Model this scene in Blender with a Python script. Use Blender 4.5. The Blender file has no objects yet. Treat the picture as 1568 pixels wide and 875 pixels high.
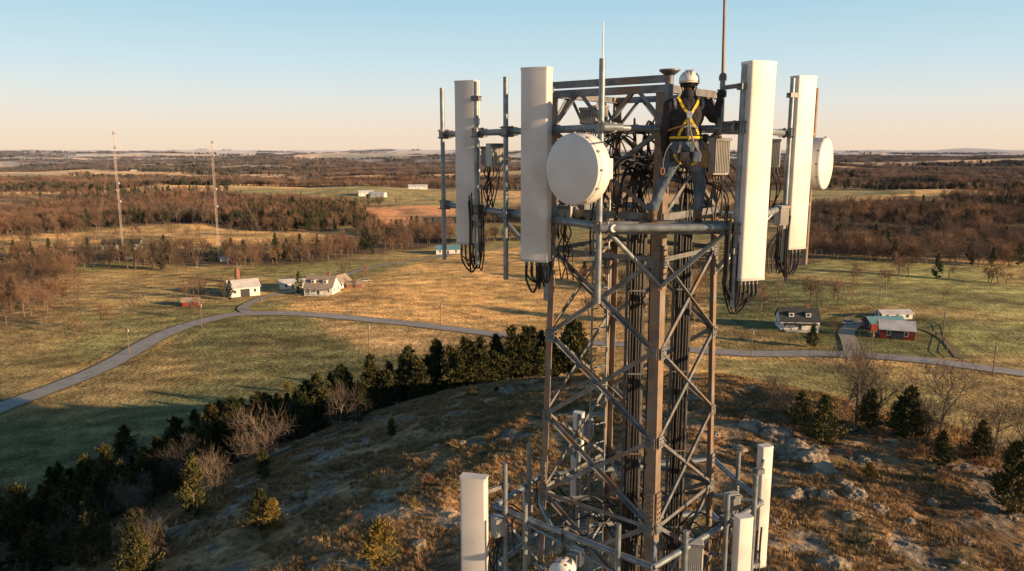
import bpy, bmesh, math, random
import numpy as np
from mathutils import Vector, Matrix, noise
from mathutils.bvhtree import BVHTree
random.seed(7); rs=np.random.RandomState(11)
sc=bpy.context.scene
F=1170.; PITCH=math.radians(10.03); CAMZ=60.; S=1.18
def ray(px,py):
    u=(px-784)/F; v=(437.5-py)/F
    return Vector((u, math.cos(PITCH)+v*math.sin(PITCH), -math.sin(PITCH)+v*math.cos(PITCH)))
def PT(px,py,Y):          # surveyed point at distance Y (tower survey units)
    d=ray(px,py); t=Y*S/d.y
    return Vector((d.x*t, Y*S, CAMZ+d.z*t))
# ------------------------------------------------------------ noise / terrain
T=np.random.RandomState(3).rand(256,256)
def vn(x,y,seed=0):
    x=np.asarray(x,float)+seed*13.7; y=np.asarray(y,float)+seed*7.3
    xi=np.floor(x).astype(int); yi=np.floor(y).astype(int)
    fx=x-xi; fy=y-yi; fx=fx*fx*(3-2*fx); fy=fy*fy*(3-2*fy)
    a=T[xi&255,yi&255]; b=T[(xi+1)&255,yi&255]; c=T[xi&255,(yi+1)&255]; d=T[(xi+1)&255,(yi+1)&255]
    return (a*(1-fx)+b*fx)*(1-fy)+(c*(1-fx)+d*fx)*fy
def fbm(x,y,o=4,seed=0):
    s=0;a=1;t=0
    for i in range(o):
        s=s+a*vn(x*2**i,y*2**i,seed+i*3); t+=a; a*=.5
    return s/t
def sst(a,b,x):
    t=np.clip((x-a)/(b-a),0,1); return t*t*(3-2*t)
def hillmask(x,y):
    dx=x-16; dy=y-44
    Rx=np.where(dx<0,80.,72.)
    q=np.sqrt((dx/Rx)**2+(dy/100.)**2)
    return np.exp(-q**2.5)
def height(x,y):
    x=np.asarray(x,float); y=np.asarray(y,float)
    r=np.hypot(x,y); m=hillmask(x,y)
    h=37.5*m*(1+.10*(fbm(x/34,y/34,3,2)-.5))
    h=h+m*((fbm(x/9,y/9,4,4)-.5)*2.4+(fbm(x/2.2,y/2.2,3,9)-.5)*.6)
    h=h+(1-m)*((fbm(x/110,y/110,2,1)-.5)*5.5)
    h=h+(fbm(x/320,y/320,3,6)-.5)*28*sst(420,1100,r)
    h=h+((fbm(x/1300,y/800,3,8)-.5)*110)*sst(1300,4000,r)
    h=h+(30+(fbm(x/3300,y/1800,4,12)-.5)*115)*sst(4500,12000,r)
    h=h+18*np.exp(-(((x-420)/260)**2+((y-760)/200)**2))
    return h
def hz(x,y): return float(height(np.array([x]),np.array([y]))[0])
_t=np.geomspace(15,25000,5000)
def G(px,py):
    d=ray(px,py); X=d.x*_t; Y=d.y*_t; Z=CAMZ+d.z*_t
    k=np.nonzero(Z<height(X,Y))[0]
    i=k[0] if len(k) else len(_t)-1
    return Vector((X[i],Y[i],hz(X[i],Y[i])))
def G0(px,py):
    d=ray(px,py); t=-CAMZ/d.z; return (d.x*t,d.y*t)
def pip(x,y,poly):
    ins=np.zeros(x.shape,bool); n=len(poly)
    for i in range(n):
        x1,y1=poly[i]; x2,y2=poly[(i+1)%n]
        c=((y1>y)!=(y2>y))&(x<(x2-x1)*(y-y1)/((y2-y1)+1e-9)+x1)
        ins^=c
    return ins
def poly(*p): return [G0(*q) for q in p]
woods=[ (poly((0,415),(110,412),(125,470),(60,492),(0,510)),36),
        (poly((0,402),(120,408),(420,410),(560,392),(690,374),(690,362),(560,372),(420,388),(200,392),(0,390)),46),
        (poly((0,322),(330,306),(470,312),(530,325),(520,350),(430,357),(300,345),(0,362)),48),
        (poly((540,350),(690,347),(690,366),(560,368)),60),
        (poly((1225,345),(1568,325),(1700,325),(1700,408),(1400,402),(1235,398)),42),
        (poly((840,395),(1250,400),(1250,412),(1100,425),(840,400)),80),
      ]
def farforest(x,y):
    r=np.hypot(x,y)
    f=fbm(x/560,y/210,4,21)
    return (f>.485)&(r>640)
TAN=(.44,.29,.135);GOLD=(.60,.37,.15);OLIVE=(.24,.21,.085);PLO=(.56,.27,.14);LG=(.26,.25,.10)
FLO=(.075,.052,.038)
fields=[(poly((0,358),(200,346),(300,343),(440,354),(520,352),(500,375),(200,390),(0,398)),GOLD),
 (poly((110,405),(480,403),(600,408),(500,440),(430,470),(385,485),(130,560),(-60,640),(-60,505),(0,505),(125,470)),(.20,.185,.075)),
 (poly((-100,640),(385,494),(560,494),(840,525),(840,640),(-100,1100)),(.15,.145,.062)),
 (poly((520,440),(690,392),(845,375),(1000,390),(1000,532),(640,500),(430,486),(460,462)),GOLD),
 (poly((530,318),(700,316),(700,346),(590,346)),PLO),
 (poly((350,294),(600,296),(590,312),(350,310)),(.22,.22,.085)),
 (poly((480,494),(850,524),(850,560),(560,545)),TAN),
 (poly((1235,402),(1700,412),(1700,600),(1445,552),(1445,500),(1330,470),(1240,440)),LG),
 (poly((1090,440),(1250,425),(1330,470),(1445,500),(1445,556),(1090,537)),(.14,.15,.058)),
 (poly((1090,548),(1700,585),(1700,760),(1090,660)),(.25,.215,.09)),
 (poly((1400,302),(1700,300),(1700,322),(1400,318)),GOLD),
 (poly((840,375),(1100,392),(1100,440),(1000,440),(840,400)),OLIVE)]
def cover(x,y):
    r=np.hypot(x,y)
    wx=x+(fbm(x/170,y/170,2,5)-.5)*160; wy=y+(fbm(x/170,y/170,2,15)-.5)*160
    c,s=math.cos(.4),math.sin(.4)
    ci=np.floor((wx*c+wy*s)/340).astype(int); cj=np.floor((-wx*s+wy*c)/260).astype(int)
    h=T[(ci*7)&255,(cj*13)&255]
    pal=np.array([TAN,OLIVE,(.18,.18,.075),GOLD,(.42,.26,.14),TAN,GOLD])
    col=pal[np.clip((h*7).astype(int),0,6)]
    ff=farforest(x,y); col[ff]=FLO
    near=r<1600
    acc=np.zeros_like(col); NJ=7
    for q in range(NJ):
        amp=(4,8,14,22,30,12,18)[q]
        jx=x+(fbm(x/14,y/14,4,31+q*5)-.5)*amp*1.6; jy=y+(fbm(x/14,y/14,4,37+q*7)-.5)*amp*1.6
        cq=col.copy()
        for p,cc in fields: cq[pip(jx,jy,p)&near]=cc
        for p,_ in woods: cq[pip(jx,jy,p)&near]=FLO
        acc+=cq
    col=acc/NJ
    v=.72+.56*fbm(x/40,y/40,4,41)
    k=sst(.48,.70,fbm(x/26,y/26,4,47))[:,None]*.5
    col=col*(1-k)+np.array((.14,.135,.06))*k
    k=sst(.50,.66,fbm(x/60,y/35,4,77))[:,None]*.5
    col=col*(1-k)+np.array((.42,.27,.12))*k
    k=sst(.52,.60,fbm(x/11,y/19,3,87))[:,None]*.35
    col=col*(1-k)+np.array((.13,.11,.055))*k
    m=hillmask(x,y)
    hc=np.zeros_like(col)+np.array((.37,.235,.125))
    a=sst(.42,.66,fbm(x/7,y/7,4,51))[:,None]*.8; hc=hc*(1-a)+np.array((.15,.10,.058))*a
    a=sst(.5,.7,fbm(x/5,y/5,4,57))[:,None]*.7; hc=hc*(1-a)+np.array((.14,.12,.052))*a
    a=sst(.63,.69,fbm(x/3,y/3,4,63))[:,None]; hc=hc*(1-a)+np.array((.22,.185,.145))*a
    mm=sst(.05,.25,m)[:,None]
    return (col*(1-mm)+hc*mm)*v[:,None]
# ------------------------------------------------------------ materials
def lk(nt,a,b): nt.links.new(a,b)
HAZE_TINT=(.33,.36,.44,1)
def haze_tint(nt,colsock,fmax=.84):  # aerial haze painted into the base colour, stronger with distance from the origin
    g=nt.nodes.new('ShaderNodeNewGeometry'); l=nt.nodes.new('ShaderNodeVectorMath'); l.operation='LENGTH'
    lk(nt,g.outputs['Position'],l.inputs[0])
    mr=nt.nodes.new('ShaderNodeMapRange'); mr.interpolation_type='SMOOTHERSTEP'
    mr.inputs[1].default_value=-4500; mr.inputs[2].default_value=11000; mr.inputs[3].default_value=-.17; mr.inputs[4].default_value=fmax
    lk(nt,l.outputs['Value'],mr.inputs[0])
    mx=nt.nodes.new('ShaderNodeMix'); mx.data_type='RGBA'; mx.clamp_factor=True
    lk(nt,mr.outputs[0],mx.inputs[0]); lk(nt,colsock,mx.inputs[6]); mx.inputs[7].default_value=HAZE_TINT
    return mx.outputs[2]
def nmat(name,c1,c2=None,scale=5,rough=.7,metal=0,bump=0,bscale=None,lo=.35,hi=.65,rnd=0,hz_=False,spec=.3,detail=6,c3=None,s3=1.0):
    m=bpy.data.materials.new(name); m.use_nodes=True; nt=m.node_tree; b=nt.nodes['Principled BSDF']
    b.inputs['Roughness'].default_value=rough; b.inputs['Metallic'].default_value=metal
    b.inputs['Specular IOR Level'].default_value=spec
    if c2 is None: c2=tuple(v*.8 for v in c1)
    g=nt.nodes.new('ShaderNodeNewGeometry'); pos=g.outputs['Position']
    n=nt.nodes.new('ShaderNodeTexNoise'); n.inputs['Scale'].default_value=scale; n.inputs['Detail'].default_value=detail
    lk(nt,pos,n.inputs['Vector'])
    mr=nt.nodes.new('ShaderNodeMapRange'); mr.inputs[1].default_value=lo; mr.inputs[2].default_value=hi
    lk(nt,n.outputs[0],mr.inputs[0])
    mx=nt.nodes.new('ShaderNodeMix'); mx.data_type='RGBA'; lk(nt,mr.outputs[0],mx.inputs[0])
    mx.inputs[6].default_value=(*c1,1); mx.inputs[7].default_value=(*c2,1)
    col=mx.outputs[2]
    if c3:
        n3=nt.nodes.new('ShaderNodeTexNoise'); n3.inputs['Scale'].default_value=s3; n3.inputs['Detail'].default_value=5
        lk(nt,pos,n3.inputs['Vector'])
        m3=nt.nodes.new('ShaderNodeMapRange'); m3.inputs[1].default_value=.52; m3.inputs[2].default_value=.68
        lk(nt,n3.outputs[0],m3.inputs[0])
        x3=nt.nodes.new('ShaderNodeMix'); x3.data_type='RGBA'; lk(nt,m3.outputs[0],x3.inputs[0]); lk(nt,col,x3.inputs[6]); x3.inputs[7].default_value=(*c3,1)
        col=x3.outputs[2]
    if rnd:
        oi=nt.nodes.new('ShaderNodeObjectInfo'); ma=nt.nodes.new('ShaderNodeMath'); ma.operation='MULTIPLY_ADD'
        lk(nt,oi.outputs['Random'],ma.inputs[0]); ma.inputs[1].default_value=rnd; ma.inputs[2].default_value=1-rnd/2
        vs=nt.nodes.new('ShaderNodeVectorMath'); vs.operation='SCALE'; lk(nt,col,vs.inputs[0]); lk(nt,ma.outputs[0],vs.inputs['Scale'])
        col=vs.outputs[0]
    if hz_: col=haze_tint(nt,col)
    lk(nt,col,b.inputs['Base Color'])
    if bump:
        n2=nt.nodes.new('ShaderNodeTexNoise'); n2.inputs['Scale'].default_value=bscale or scale*3; n2.inputs['Detail'].default_value=6
        lk(nt,pos,n2.inputs['Vector'])
        bp=nt.nodes.new('ShaderNodeBump'); bp.inputs['Strength'].default_value=min(1,bump*4) ; bp.inputs['Distance'].default_value=bump*.1
        lk(nt,n2.outputs[0],bp.inputs['Height']); lk(nt,bp.outputs[0],b.inputs['Normal'])
    return m
M={}
M['galv']=nmat('galvanised_steel',(.25,.265,.275),(.12,.128,.135),7,.5,.2,.02,60,c3=(.24,.15,.09),s3=2.2)
M['brown']=nmat('weathered_leg_steel',(.30,.205,.14),(.17,.135,.11),6,.55,.15,.03,50,c3=(.25,.235,.22),s3=3)
M['pipe']=nmat('pipe_steel',(.30,.345,.375),(.18,.21,.23),9,.42,.4,.01,60)
M['white']=nmat('antenna_white_radome',(.78,.75,.71),(.66,.63,.59),2.2,.42,0,.004,30,spec=.4,c3=(.60,.57,.53),s3=1.1)
M['dish']=nmat('dish_radome_white',(.80,.78,.75),(.72,.70,.67),3,.4)
M['grey']=nmat('radio_light_grey',(.52,.52,.50),(.40,.40,.385),4,.5)
M['black']=nmat('black_cable_rubber',(.018,.018,.02),(.03,.03,.032),9,.45)
M['conc']=nmat('concrete',(.38,.36,.33),(.28,.27,.25),2,.9)
M['rock']=nmat('limestone',(.38,.31,.23),(.19,.16,.125),1.2,.92,0,.5,3,c3=(.15,.12,.07),s3=2)
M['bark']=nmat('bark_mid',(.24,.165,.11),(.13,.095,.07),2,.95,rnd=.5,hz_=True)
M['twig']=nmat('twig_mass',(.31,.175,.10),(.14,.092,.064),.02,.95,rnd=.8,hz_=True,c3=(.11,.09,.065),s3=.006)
M['bark_n']=nmat('bark_near',(.24,.18,.13),(.13,.10,.075),3,.95,rnd=.4)
M['cedar']=nmat('cedar_foliage',(.036,.048,.017),(.075,.074,.025),1.1,.9,rnd=.5,c3=(.135,.10,.03),s3=.7)
M['cedarg']=nmat('cedar_foliage_golden',(.26,.17,.035),(.13,.11,.03),1.4,.9,rnd=.4)
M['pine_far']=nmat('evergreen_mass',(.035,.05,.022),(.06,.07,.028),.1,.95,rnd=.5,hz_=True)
M['grass']=nmat('dry_grass',(.48,.31,.15),(.26,.17,.085),.35,.9,rnd=.8,c3=(.16,.14,.06),s3=.22)
M['shrub']=nmat('shrub_twigs',(.36,.18,.095),(.19,.115,.07),2,.9,rnd=.5)
M['road']=nmat('asphalt_road_worn',(.42,.40,.38),(.33,.31,.295),.4,.9)
M['gravel']=nmat('gravel',(.46,.40,.33),(.34,.29,.23),.6,.95)
M['shoulder']=nmat('road_shoulder',(.30,.23,.125),(.2,.165,.08),.4,.95)
M['paint']=nmat('road_paint',(.7,.69,.64),(.5,.49,.45),.8,.7)
M['wallw']=nmat('white_siding',(.80,.78,.74),(.68,.66,.62),.5,.7)
M['roofw']=nmat('white_metal_roof',(.68,.67,.66),(.52,.51,.50),.3,.45)
M['roofd']=nmat('dark_shingle',(.07,.075,.085),(.045,.05,.055),1,.9)
M['rooft']=nmat('tan_shingle',(.42,.33,.26),(.3,.24,.19),1,.9)
M['rooftl']=nmat('teal_metal_roof',(.16,.34,.38),(.12,.26,.30),.6,.5)
M['red']=nmat('red_barn_paint',(.30,.045,.035),(.20,.035,.028),.7,.85)
M['glass']=nmat('window_glass',(.03,.04,.05),(.05,.06,.07),1,.12,spec=.6)
M['brick']=nmat('chimney_brick',(.32,.15,.10),(.24,.11,.08),3,.9)
M['wood']=nmat('pole_wood',(.24,.18,.13),(.16,.12,.09),2,.9)
M['mast']=nmat('mast_steel',(.72,.58,.52),(.6,.5,.45),.2,.6)
M['jacket']=nmat('jacket_navy',(.022,.022,.028),(.04,.037,.042),9,.85,0,.03,60)
M['jeans']=nmat('denim',(.10,.145,.19),(.065,.095,.135),14,.9,0,.03,90,c3=(.17,.21,.24),s3=6)
M['boot']=nmat('boot_leather',(.17,.10,.055),(.10,.06,.035),12,.6)
M['skin']=nmat('skin',(.16,.085,.05),(.13,.065,.04),10,.5)
M['hair']=nmat('hair',(.012,.01,.009),(.02,.016,.014),30,.7)
M['yellow']=nmat('harness_yellow',(.80,.56,.03),(.62,.43,.03),20,.6)
M['strapg']=nmat('harness_grey',(.26,.26,.26),(.16,.16,.16),30,.7)
M['helm']=nmat('helmet_white',(.80,.80,.78),(.70,.69,.66),8,.28,spec=.5)
M['tan']=nmat('tool_bag_canvas',(.34,.20,.10),(.22,.13,.06),18,.85)
M['orange']=nmat('orange_rope',(.55,.22,.06),(.35,.15,.05),30,.7)
M['steelb']=nmat('buckle_steel',(.6,.6,.6),(.5,.5,.5),20,.3,.9)
M['tyre']=nmat('tyre',(.02,.02,.02),(.03,.03,.03),5,.9)
# ------------------------------------------------------------ mesh builder
def newobj(name,me,parent=None):
    o=bpy.data.objects.new(name,me); sc.collection.objects.link(o)
    if parent: 
        o.parent=parent; o.matrix_parent_inverse=Matrix.Translation(parent.location).inverted()
    return o
def empty(name,loc=(0,0,0)):
    e=bpy.data.objects.new(name,None); e.empty_display_size=.2; e.location=loc; sc.collection.objects.link(e); return e
def frame(d):
    d=d.normalized(); a=Vector((0,0,1)) if abs(d.z)<.9 else Vector((1,0,0))
    u=d.cross(a).normalized(); return u,d.cross(u).normalized()
class MB:
    def __init__(s): s.v=[]; s.f=[]
    def add(s,vs,fs):
        o=len(s.v); s.v+= [tuple(v) for v in vs]; s.f+=[tuple(i+o for i in f) for f in fs]
    def tube(s,p,q,r,r2=None,n=8,cap=True):
        p=Vector(p);q=Vector(q); r2=r if r2 is None else r2; u,w=frame(q-p); vs=[]
        for (c,rr) in ((p,r),(q,r2)):
            for i in range(n):
                a=2*math.pi*i/n; vs.append(c+u*math.cos(a)*rr+w*math.sin(a)*rr)
        fs=[(i,(i+1)%n,n+(i+1)%n,n+i) for i in range(n)]
        if cap: fs+=[tuple(range(n-1,-1,-1)),tuple(range(n,2*n))]
        s.add(vs,fs)
    def path(s,pts,r,n=6,samples=5):
        pts=[Vector(p) for p in pts]
        if samples>1 and len(pts)>2:
            out=[]
            P=[pts[0]*2-pts[1]]+pts+[pts[-1]*2-pts[-2]]
            for i in range(1,len(P)-2):
                for k in range(samples):
                    t=k/samples; a,b,c,d=P[i-1],P[i],P[i+1],P[i+2]
                    out.append(.5*((2*b)+(c-a)*t+(2*a-5*b+4*c-d)*t*t+(3*b-a-3*c+d)*t**3))
            out.append(pts[-1]); pts=out
        u=None; vs=[]
        for i,p in enumerate(pts):
            d=(pts[min(i+1,len(pts)-1)]-pts[max(i-1,0)]).normalized()
            if u is None: u,w=frame(d)
            else:
                u=(u-d*u.dot(d)); u=u.normalized() if u.length>1e-6 else frame(d)[0]; w=d.cross(u)
            for k in range(n):
                a=2*math.pi*k/n; vs.append(p+u*math.cos(a)*r+w*math.sin(a)*r)
        fs=[]
        for i in range(len(pts)-1):
            for k in range(n): fs.append((i*n+k,i*n+(k+1)%n,(i+1)*n+(k+1)%n,(i+1)*n+k))
        s.add(vs,fs)
    def box(s,c,ax,sz):   # ax 3 vectors, sz half sizes
        c=Vector(c); vs=[]
        for i in (-1,1):
            for j in (-1,1):
                for k in (-1,1): vs.append(c+ax[0]*i*sz[0]+ax[1]*j*sz[1]+ax[2]*k*sz[2])
        s.add(vs,[(0,1,3,2),(4,6,7,5),(0,4,5,1),(2,3,7,6),(0,2,6,4),(1,5,7,3)])
    def bar(s,p,q,w,t,up=None):   # flat bar
        p=Vector(p);q=Vector(q);d=(q-p).normalized()
        u=(up-d*up.dot(d)).normalized() if up is not None else frame(d)[0]
        s.box((p+q)/2,(d,u,d.cross(u)),((q-p).length/2,w/2,t/2))
    def angle(s,p,q,w,t,a,b):  # L profile, flanges along a and b from the heel
        p=Vector(p);q=Vector(q);d=(q-p).normalized()
        a=(a-d*a.dot(d)).normalized(); b=(b-d*b.dot(d)).normalized()
        prof=[(0,0),(w,0),(w,t),(t,t),(t,w),(0,w)]; vs=[]
        for c in (p,q):
            for x,y in prof: vs.append(c+a*x+b*y)
        fs=[(i,(i+1)%6,6+(i+1)%6,6+i) for i in range(6)]+[(5,4,3,2,1,0),(6,7,8,9,10,11)]
        s.add(vs,fs)
    def lathe(s,c,ax,prof,n=32):  # prof list of (r,h)
        c=Vector(c); ax=ax.normalized(); u,w=frame(ax); vs=[]
        for r,h in prof:
            for k in range(n):
                a=2*math.pi*k/n; vs.append(c+ax*h+(u*math.cos(a)+w*math.sin(a))*r)
        fs=[]
        for i in range(len(prof)-1):
            for k in range(n): fs.append((i*n+k,i*n+(k+1)%n,(i+1)*n+(k+1)%n,(i+1)*n+k))
        fs.append(tuple(range(n-1,-1,-1))); fs.append(tuple(range((len(prof)-1)*n,len(prof)*n)))
        s.add(vs,fs)
    def obj(s,name,mat,parent=None,smooth=False,bevel=0):
        me=bpy.data.meshes.new(name); me.from_pydata(s.v,[],s.f); 
        bm=bmesh.new(); bm.from_mesh(me); bmesh.ops.recalc_face_normals(bm,faces=bm.faces); bm.to_mesh(me); bm.free()
        me.materials.append(mat)
        o=newobj(name,me,parent)
        if smooth:
            for p in me.polygons: p.use_smooth=True
            me.set_sharp_from_angle(angle=math.radians(40))
        if bevel:
            b=o.modifiers.new('bevel','BEVEL'); b.width=bevel; b.segments=2; b.limit_method='ANGLE'
        return o
X=Vector((1,0,0));Yv=Vector((0,1,0));Z=Vector((0,0,1))
# ------------------------------------------------------------ ground sheet
ang=np.concatenate([np.arange(-48,48,.17),np.arange(48,312,3.0)])
ang=np.radians(ang)
rr=np.concatenate([np.geomspace(1.5,25,50)[:-1],np.geomspace(25,4000,330)[:-1],np.geomspace(4000,32000,60)])
A,R=np.meshgrid(ang,rr)
gx=(R*np.sin(A)).ravel(); gy=(R*np.cos(A)).ravel(); gzv=height(gx,gy)
na=len(ang); nr=len(rr)
verts=np.stack([gx,gy,gzv],1); verts=np.vstack([verts,[0,0,hz(0,0)]])
i0=np.arange(nr-1)[:,None]*na; j=np.arange(na)[None,:]; jn=(j+1)%na
quads=np.stack([i0+j,i0+na+j,i0+na+jn,i0+jn],-1).reshape(-1,4)
faces=quads.tolist()+[[na*nr,int(k),int((k+1)%na)] for k in range(na)]
me=bpy.data.meshes.new('ground'); me.from_pydata(verts.tolist(),[],faces); me.update()
col=cover(verts[:,0],verts[:,1]); ca=me.color_attributes.new('Col','FLOAT_COLOR','POINT')
c4=np.ones((len(verts),4),np.float32); c4[:,:3]=col; ca.data.foreach_set('color',c4.ravel())
me.polygons.foreach_set('use_smooth',[True]*len(me.polygons))
gm=bpy.data.materials.new('ground_land'); gm.use_nodes=True; nt=gm.node_tree; b=nt.nodes['Principled BSDF']
b.inputs['Roughness'].default_value=.95; b.inputs['Specular IOR Level'].default_value=.1
at=nt.nodes.new('ShaderNodeVertexColor'); at.layer_name='Col'
g=nt.nodes.new('ShaderNodeNewGeometry')
colr=at.outputs[0]
def gmul(fac_node_out,lo,hi,a,b_):
    global colr
    mr=nt.nodes.new('ShaderNodeMapRange'); mr.inputs[1].default_value=lo; mr.inputs[2].default_value=hi; mr.inputs[3].default_value=a; mr.inputs[4].default_value=b_
    lk(nt,fac_node_out,mr.inputs[0])
    vs=nt.nodes.new('ShaderNodeVectorMath'); vs.operation='SCALE'; lk(nt,colr,vs.inputs[0]); lk(nt,mr.outputs[0],vs.inputs['Scale']); colr=vs.outputs[0]
for scl,lo,hi,amt in ((.035,.3,.7,.3),(.22,.3,.7,.38),(1.6,.3,.7,.5),(9,.3,.7,.5)):
    n=nt.nodes.new('ShaderNodeTexNoise'); n.inputs['Scale'].default_value=scl; n.inputs['Detail'].default_value=7; lk(nt,g.outputs['Position'],n.inputs['Vector'])
    gmul(n.outputs[0],lo,hi,1-amt,1+amt)
for rot,sx_,sy_ in ((35,.012,.16),(-50,.02,.22)):   # streaks left by mowing and drainage
    mp=nt.nodes.new('ShaderNodeMapping'); mp.inputs['Rotation'].default_value=(0,0,math.radians(rot)); mp.inputs['Scale'].default_value=(sx_,sy_,.1)
    lk(nt,g.outputs['Position'],mp.inputs[0]); n=nt.nodes.new('ShaderNodeTexNoise'); n.inputs['Scale'].default_value=1; n.inputs['Detail'].default_value=5; lk(nt,mp.outputs[0],n.inputs['Vector']); gmul(n.outputs[0],.35,.65,.82,1.18)
wv=nt.nodes.new('ShaderNodeTexWave'); wv.inputs['Scale'].default_value=.035; wv.inputs['Distortion'].default_value=2.5; wv.inputs['Detail'].default_value=3
mp=nt.nodes.new('ShaderNodeMapping'); mp.inputs['Rotation'].default_value=(0,0,math.radians(55)); lk(nt,g.outputs['Position'],mp.inputs[0]); lk(nt,mp.outputs[0],wv.inputs[0])
gmul(wv.outputs[1],0,1,.88,1.12)
ho=haze_tint(nt,colr); lk(nt,ho,b.inputs['Base Color'])
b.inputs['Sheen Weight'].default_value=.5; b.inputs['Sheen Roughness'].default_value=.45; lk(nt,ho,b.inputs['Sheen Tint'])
n=nt.nodes.new('ShaderNodeTexNoise'); n.inputs['Scale'].default_value=.8; n.inputs['Detail'].default_value=9; lk(nt,g.outputs['Position'],n.inputs['Vector'])
bp=nt.nodes.new('ShaderNodeBump'); bp.inputs['Strength'].default_value=.9; bp.inputs['Distance'].default_value=.6
lk(nt,n.outputs[0],bp.inputs['Height']); lk(nt,bp.outputs[0],b.inputs['Normal'])
me.materials.append(gm); newobj('ground',me)
# ------------------------------------------------------------ roads
def catmull(pts,step):
    P=[pts[0]*2-pts[1]]+pts+[pts[-1]*2-pts[-2]]; out=[]
    for i in range(1,len(P)-2):
        n=max(2,int((P[i+1]-P[i]).length/step))
        for k in range(n):
            t=k/n; a,b_,c,d=P[i-1],P[i],P[i+1],P[i+2]
            out.append(.5*((2*b_)+(c-a)*t+(2*a-5*b_+4*c-d)*t*t+(3*b_-a-3*c+d)*t**3))
    out.append(pts[-1]); return out
def strip(name,px,w,mat,lift,parent=None,off=0,dash=None):
    pts=[Vector((*G0(*p),0)) for p in px]; pts=catmull(pts,2.5)
    vs=[];fs=[];nc=5
    for i,p in enumerate(pts):
        d=(pts[min(i+1,len(pts)-1)]-pts[max(i-1,0)]).normalized(); nrm=Vector((-d.y,d.x,0))
        for k in range(nc):
            q=p+nrm*(off+w*(k/(nc-1)-.5)); vs.append((q.x,q.y,hz(q.x,q.y)+lift))
    for i in range(len(pts)-1):
        if dash and (i//dash)%2: continue
        for k in range(nc-1): fs.append((i*nc+k,i*nc+k+1,(i+1)*nc+k+1,(i+1)*nc+k))
    mb=MB(); mb.add(vs,fs); return mb.obj(name,mat,parent,smooth=False)
main=[(-120,680),(0,632),(150,572),(250,520),(330,496),(385,489),(480,489),(650,500),(840,521),(1100,541),(1300,546),(1568,572),(1750,592)]
re=empty('country_road')
strip('shoulder',main,7.8,M['shoulder'],.14,re); strip('carriageway',main,6.2,M['road'],.20,re)
strip('edge_line',main,.12,M['paint'],.206,re,off=2.8); strip('edge_line_far',main,.12,M['paint'],.206,re,off=-2.8)
strip('centre_line',main,.12,M['paint'],.207,re,dash=2)
strip('farm_lane',[(388,490),(372,480),(395,464),(430,453),(470,449)],4,M['gravel'],.24)
strip('field_lane',[(520,428),(560,415),(620,403),(690,390),(760,384),(850,372)],4,M['gravel'],.2)
strip('driveway',[(1306,547),(1300,525),(1296,512),(1312,500),(1345,497)],5,M['gravel'],.24)
strip('farm_track',[(1345,497),(1400,505),(1440,520),(1470,552)],2.2,M['shoulder'],.2)
# ------------------------------------------------------------ trees
def bare_mesh(name,seed,h,spread=.38,lv=(7,6,6),tw=3,mt=('bark','twig'),twr=.035):
    rd=random.Random(seed); tk=MB(); tg=MB()
    def br(p,d,l,r,k):
        q=p.copy(); dd=d.copy(); segs=3 if k<2 else 2; pr=r; pts=[p.copy()]
        for i in range(segs):
            dd=(dd+Vector((rd.gauss(0,.16),rd.gauss(0,.16),rd.gauss(.05,.1)))).normalized()
            nq=q+dd*l/segs; nr=r*(1-.6*(i+1)/segs)
            (tk if k<2 else tg).tube(q,nq,pr,nr,n=5 if k==0 else 3,cap=False); q=nq; pr=nr; pts.append(q.copy())
        if k<len(lv):
            for i in range(lv[k]):
                t=rd.uniform(.35 if k==0 else .25,1); s=t*segs; a=min(int(s),segs-1); b0=pts[a].lerp(pts[a+1],s-a)
                th=rd.uniform(0,6.28); u,w=frame(dd); side=u*math.cos(th)+w*math.sin(th)
                nd=(dd*rd.uniform(.35,.9)+side*rd.uniform(.5,1)+Z*.15).normalized()
                br(b0,nd,l*rd.uniform(.45,.72),r*(1-.6*t)*.55,k+1)
        else:
            for i in range(tw):
                th=rd.uniform(0,6.28);u,w=frame(dd)
                nd=(dd+ (u*math.cos(th)+w*math.sin(th))*.8).normalized(); b0=pts[0].lerp(pts[-1],rd.random())
                e=b0+nd*l*rd.uniform(.6,1.3); sd=frame(nd)[0]*twr*rd.uniform(.7,1.5)
                tg.add([b0-sd,b0+sd,e],[(0,1,2)])
    br(Vector((0,0,-.3)),Z.copy(),h*.52,h*.020,0)
    me=bpy.data.meshes.new(name); n1=len(tk.v); 
    me.from_pydata(tk.v+tg.v,[],tk.f+[tuple(i+n1 for i in f) for f in tg.f])
    me.materials.append(M[mt[0]]); me.materials.append(M[mt[1]])
    me.polygons.foreach_set('material_index',[0]*len(tk.f)+[1]*len(tg.f)); return me
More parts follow.
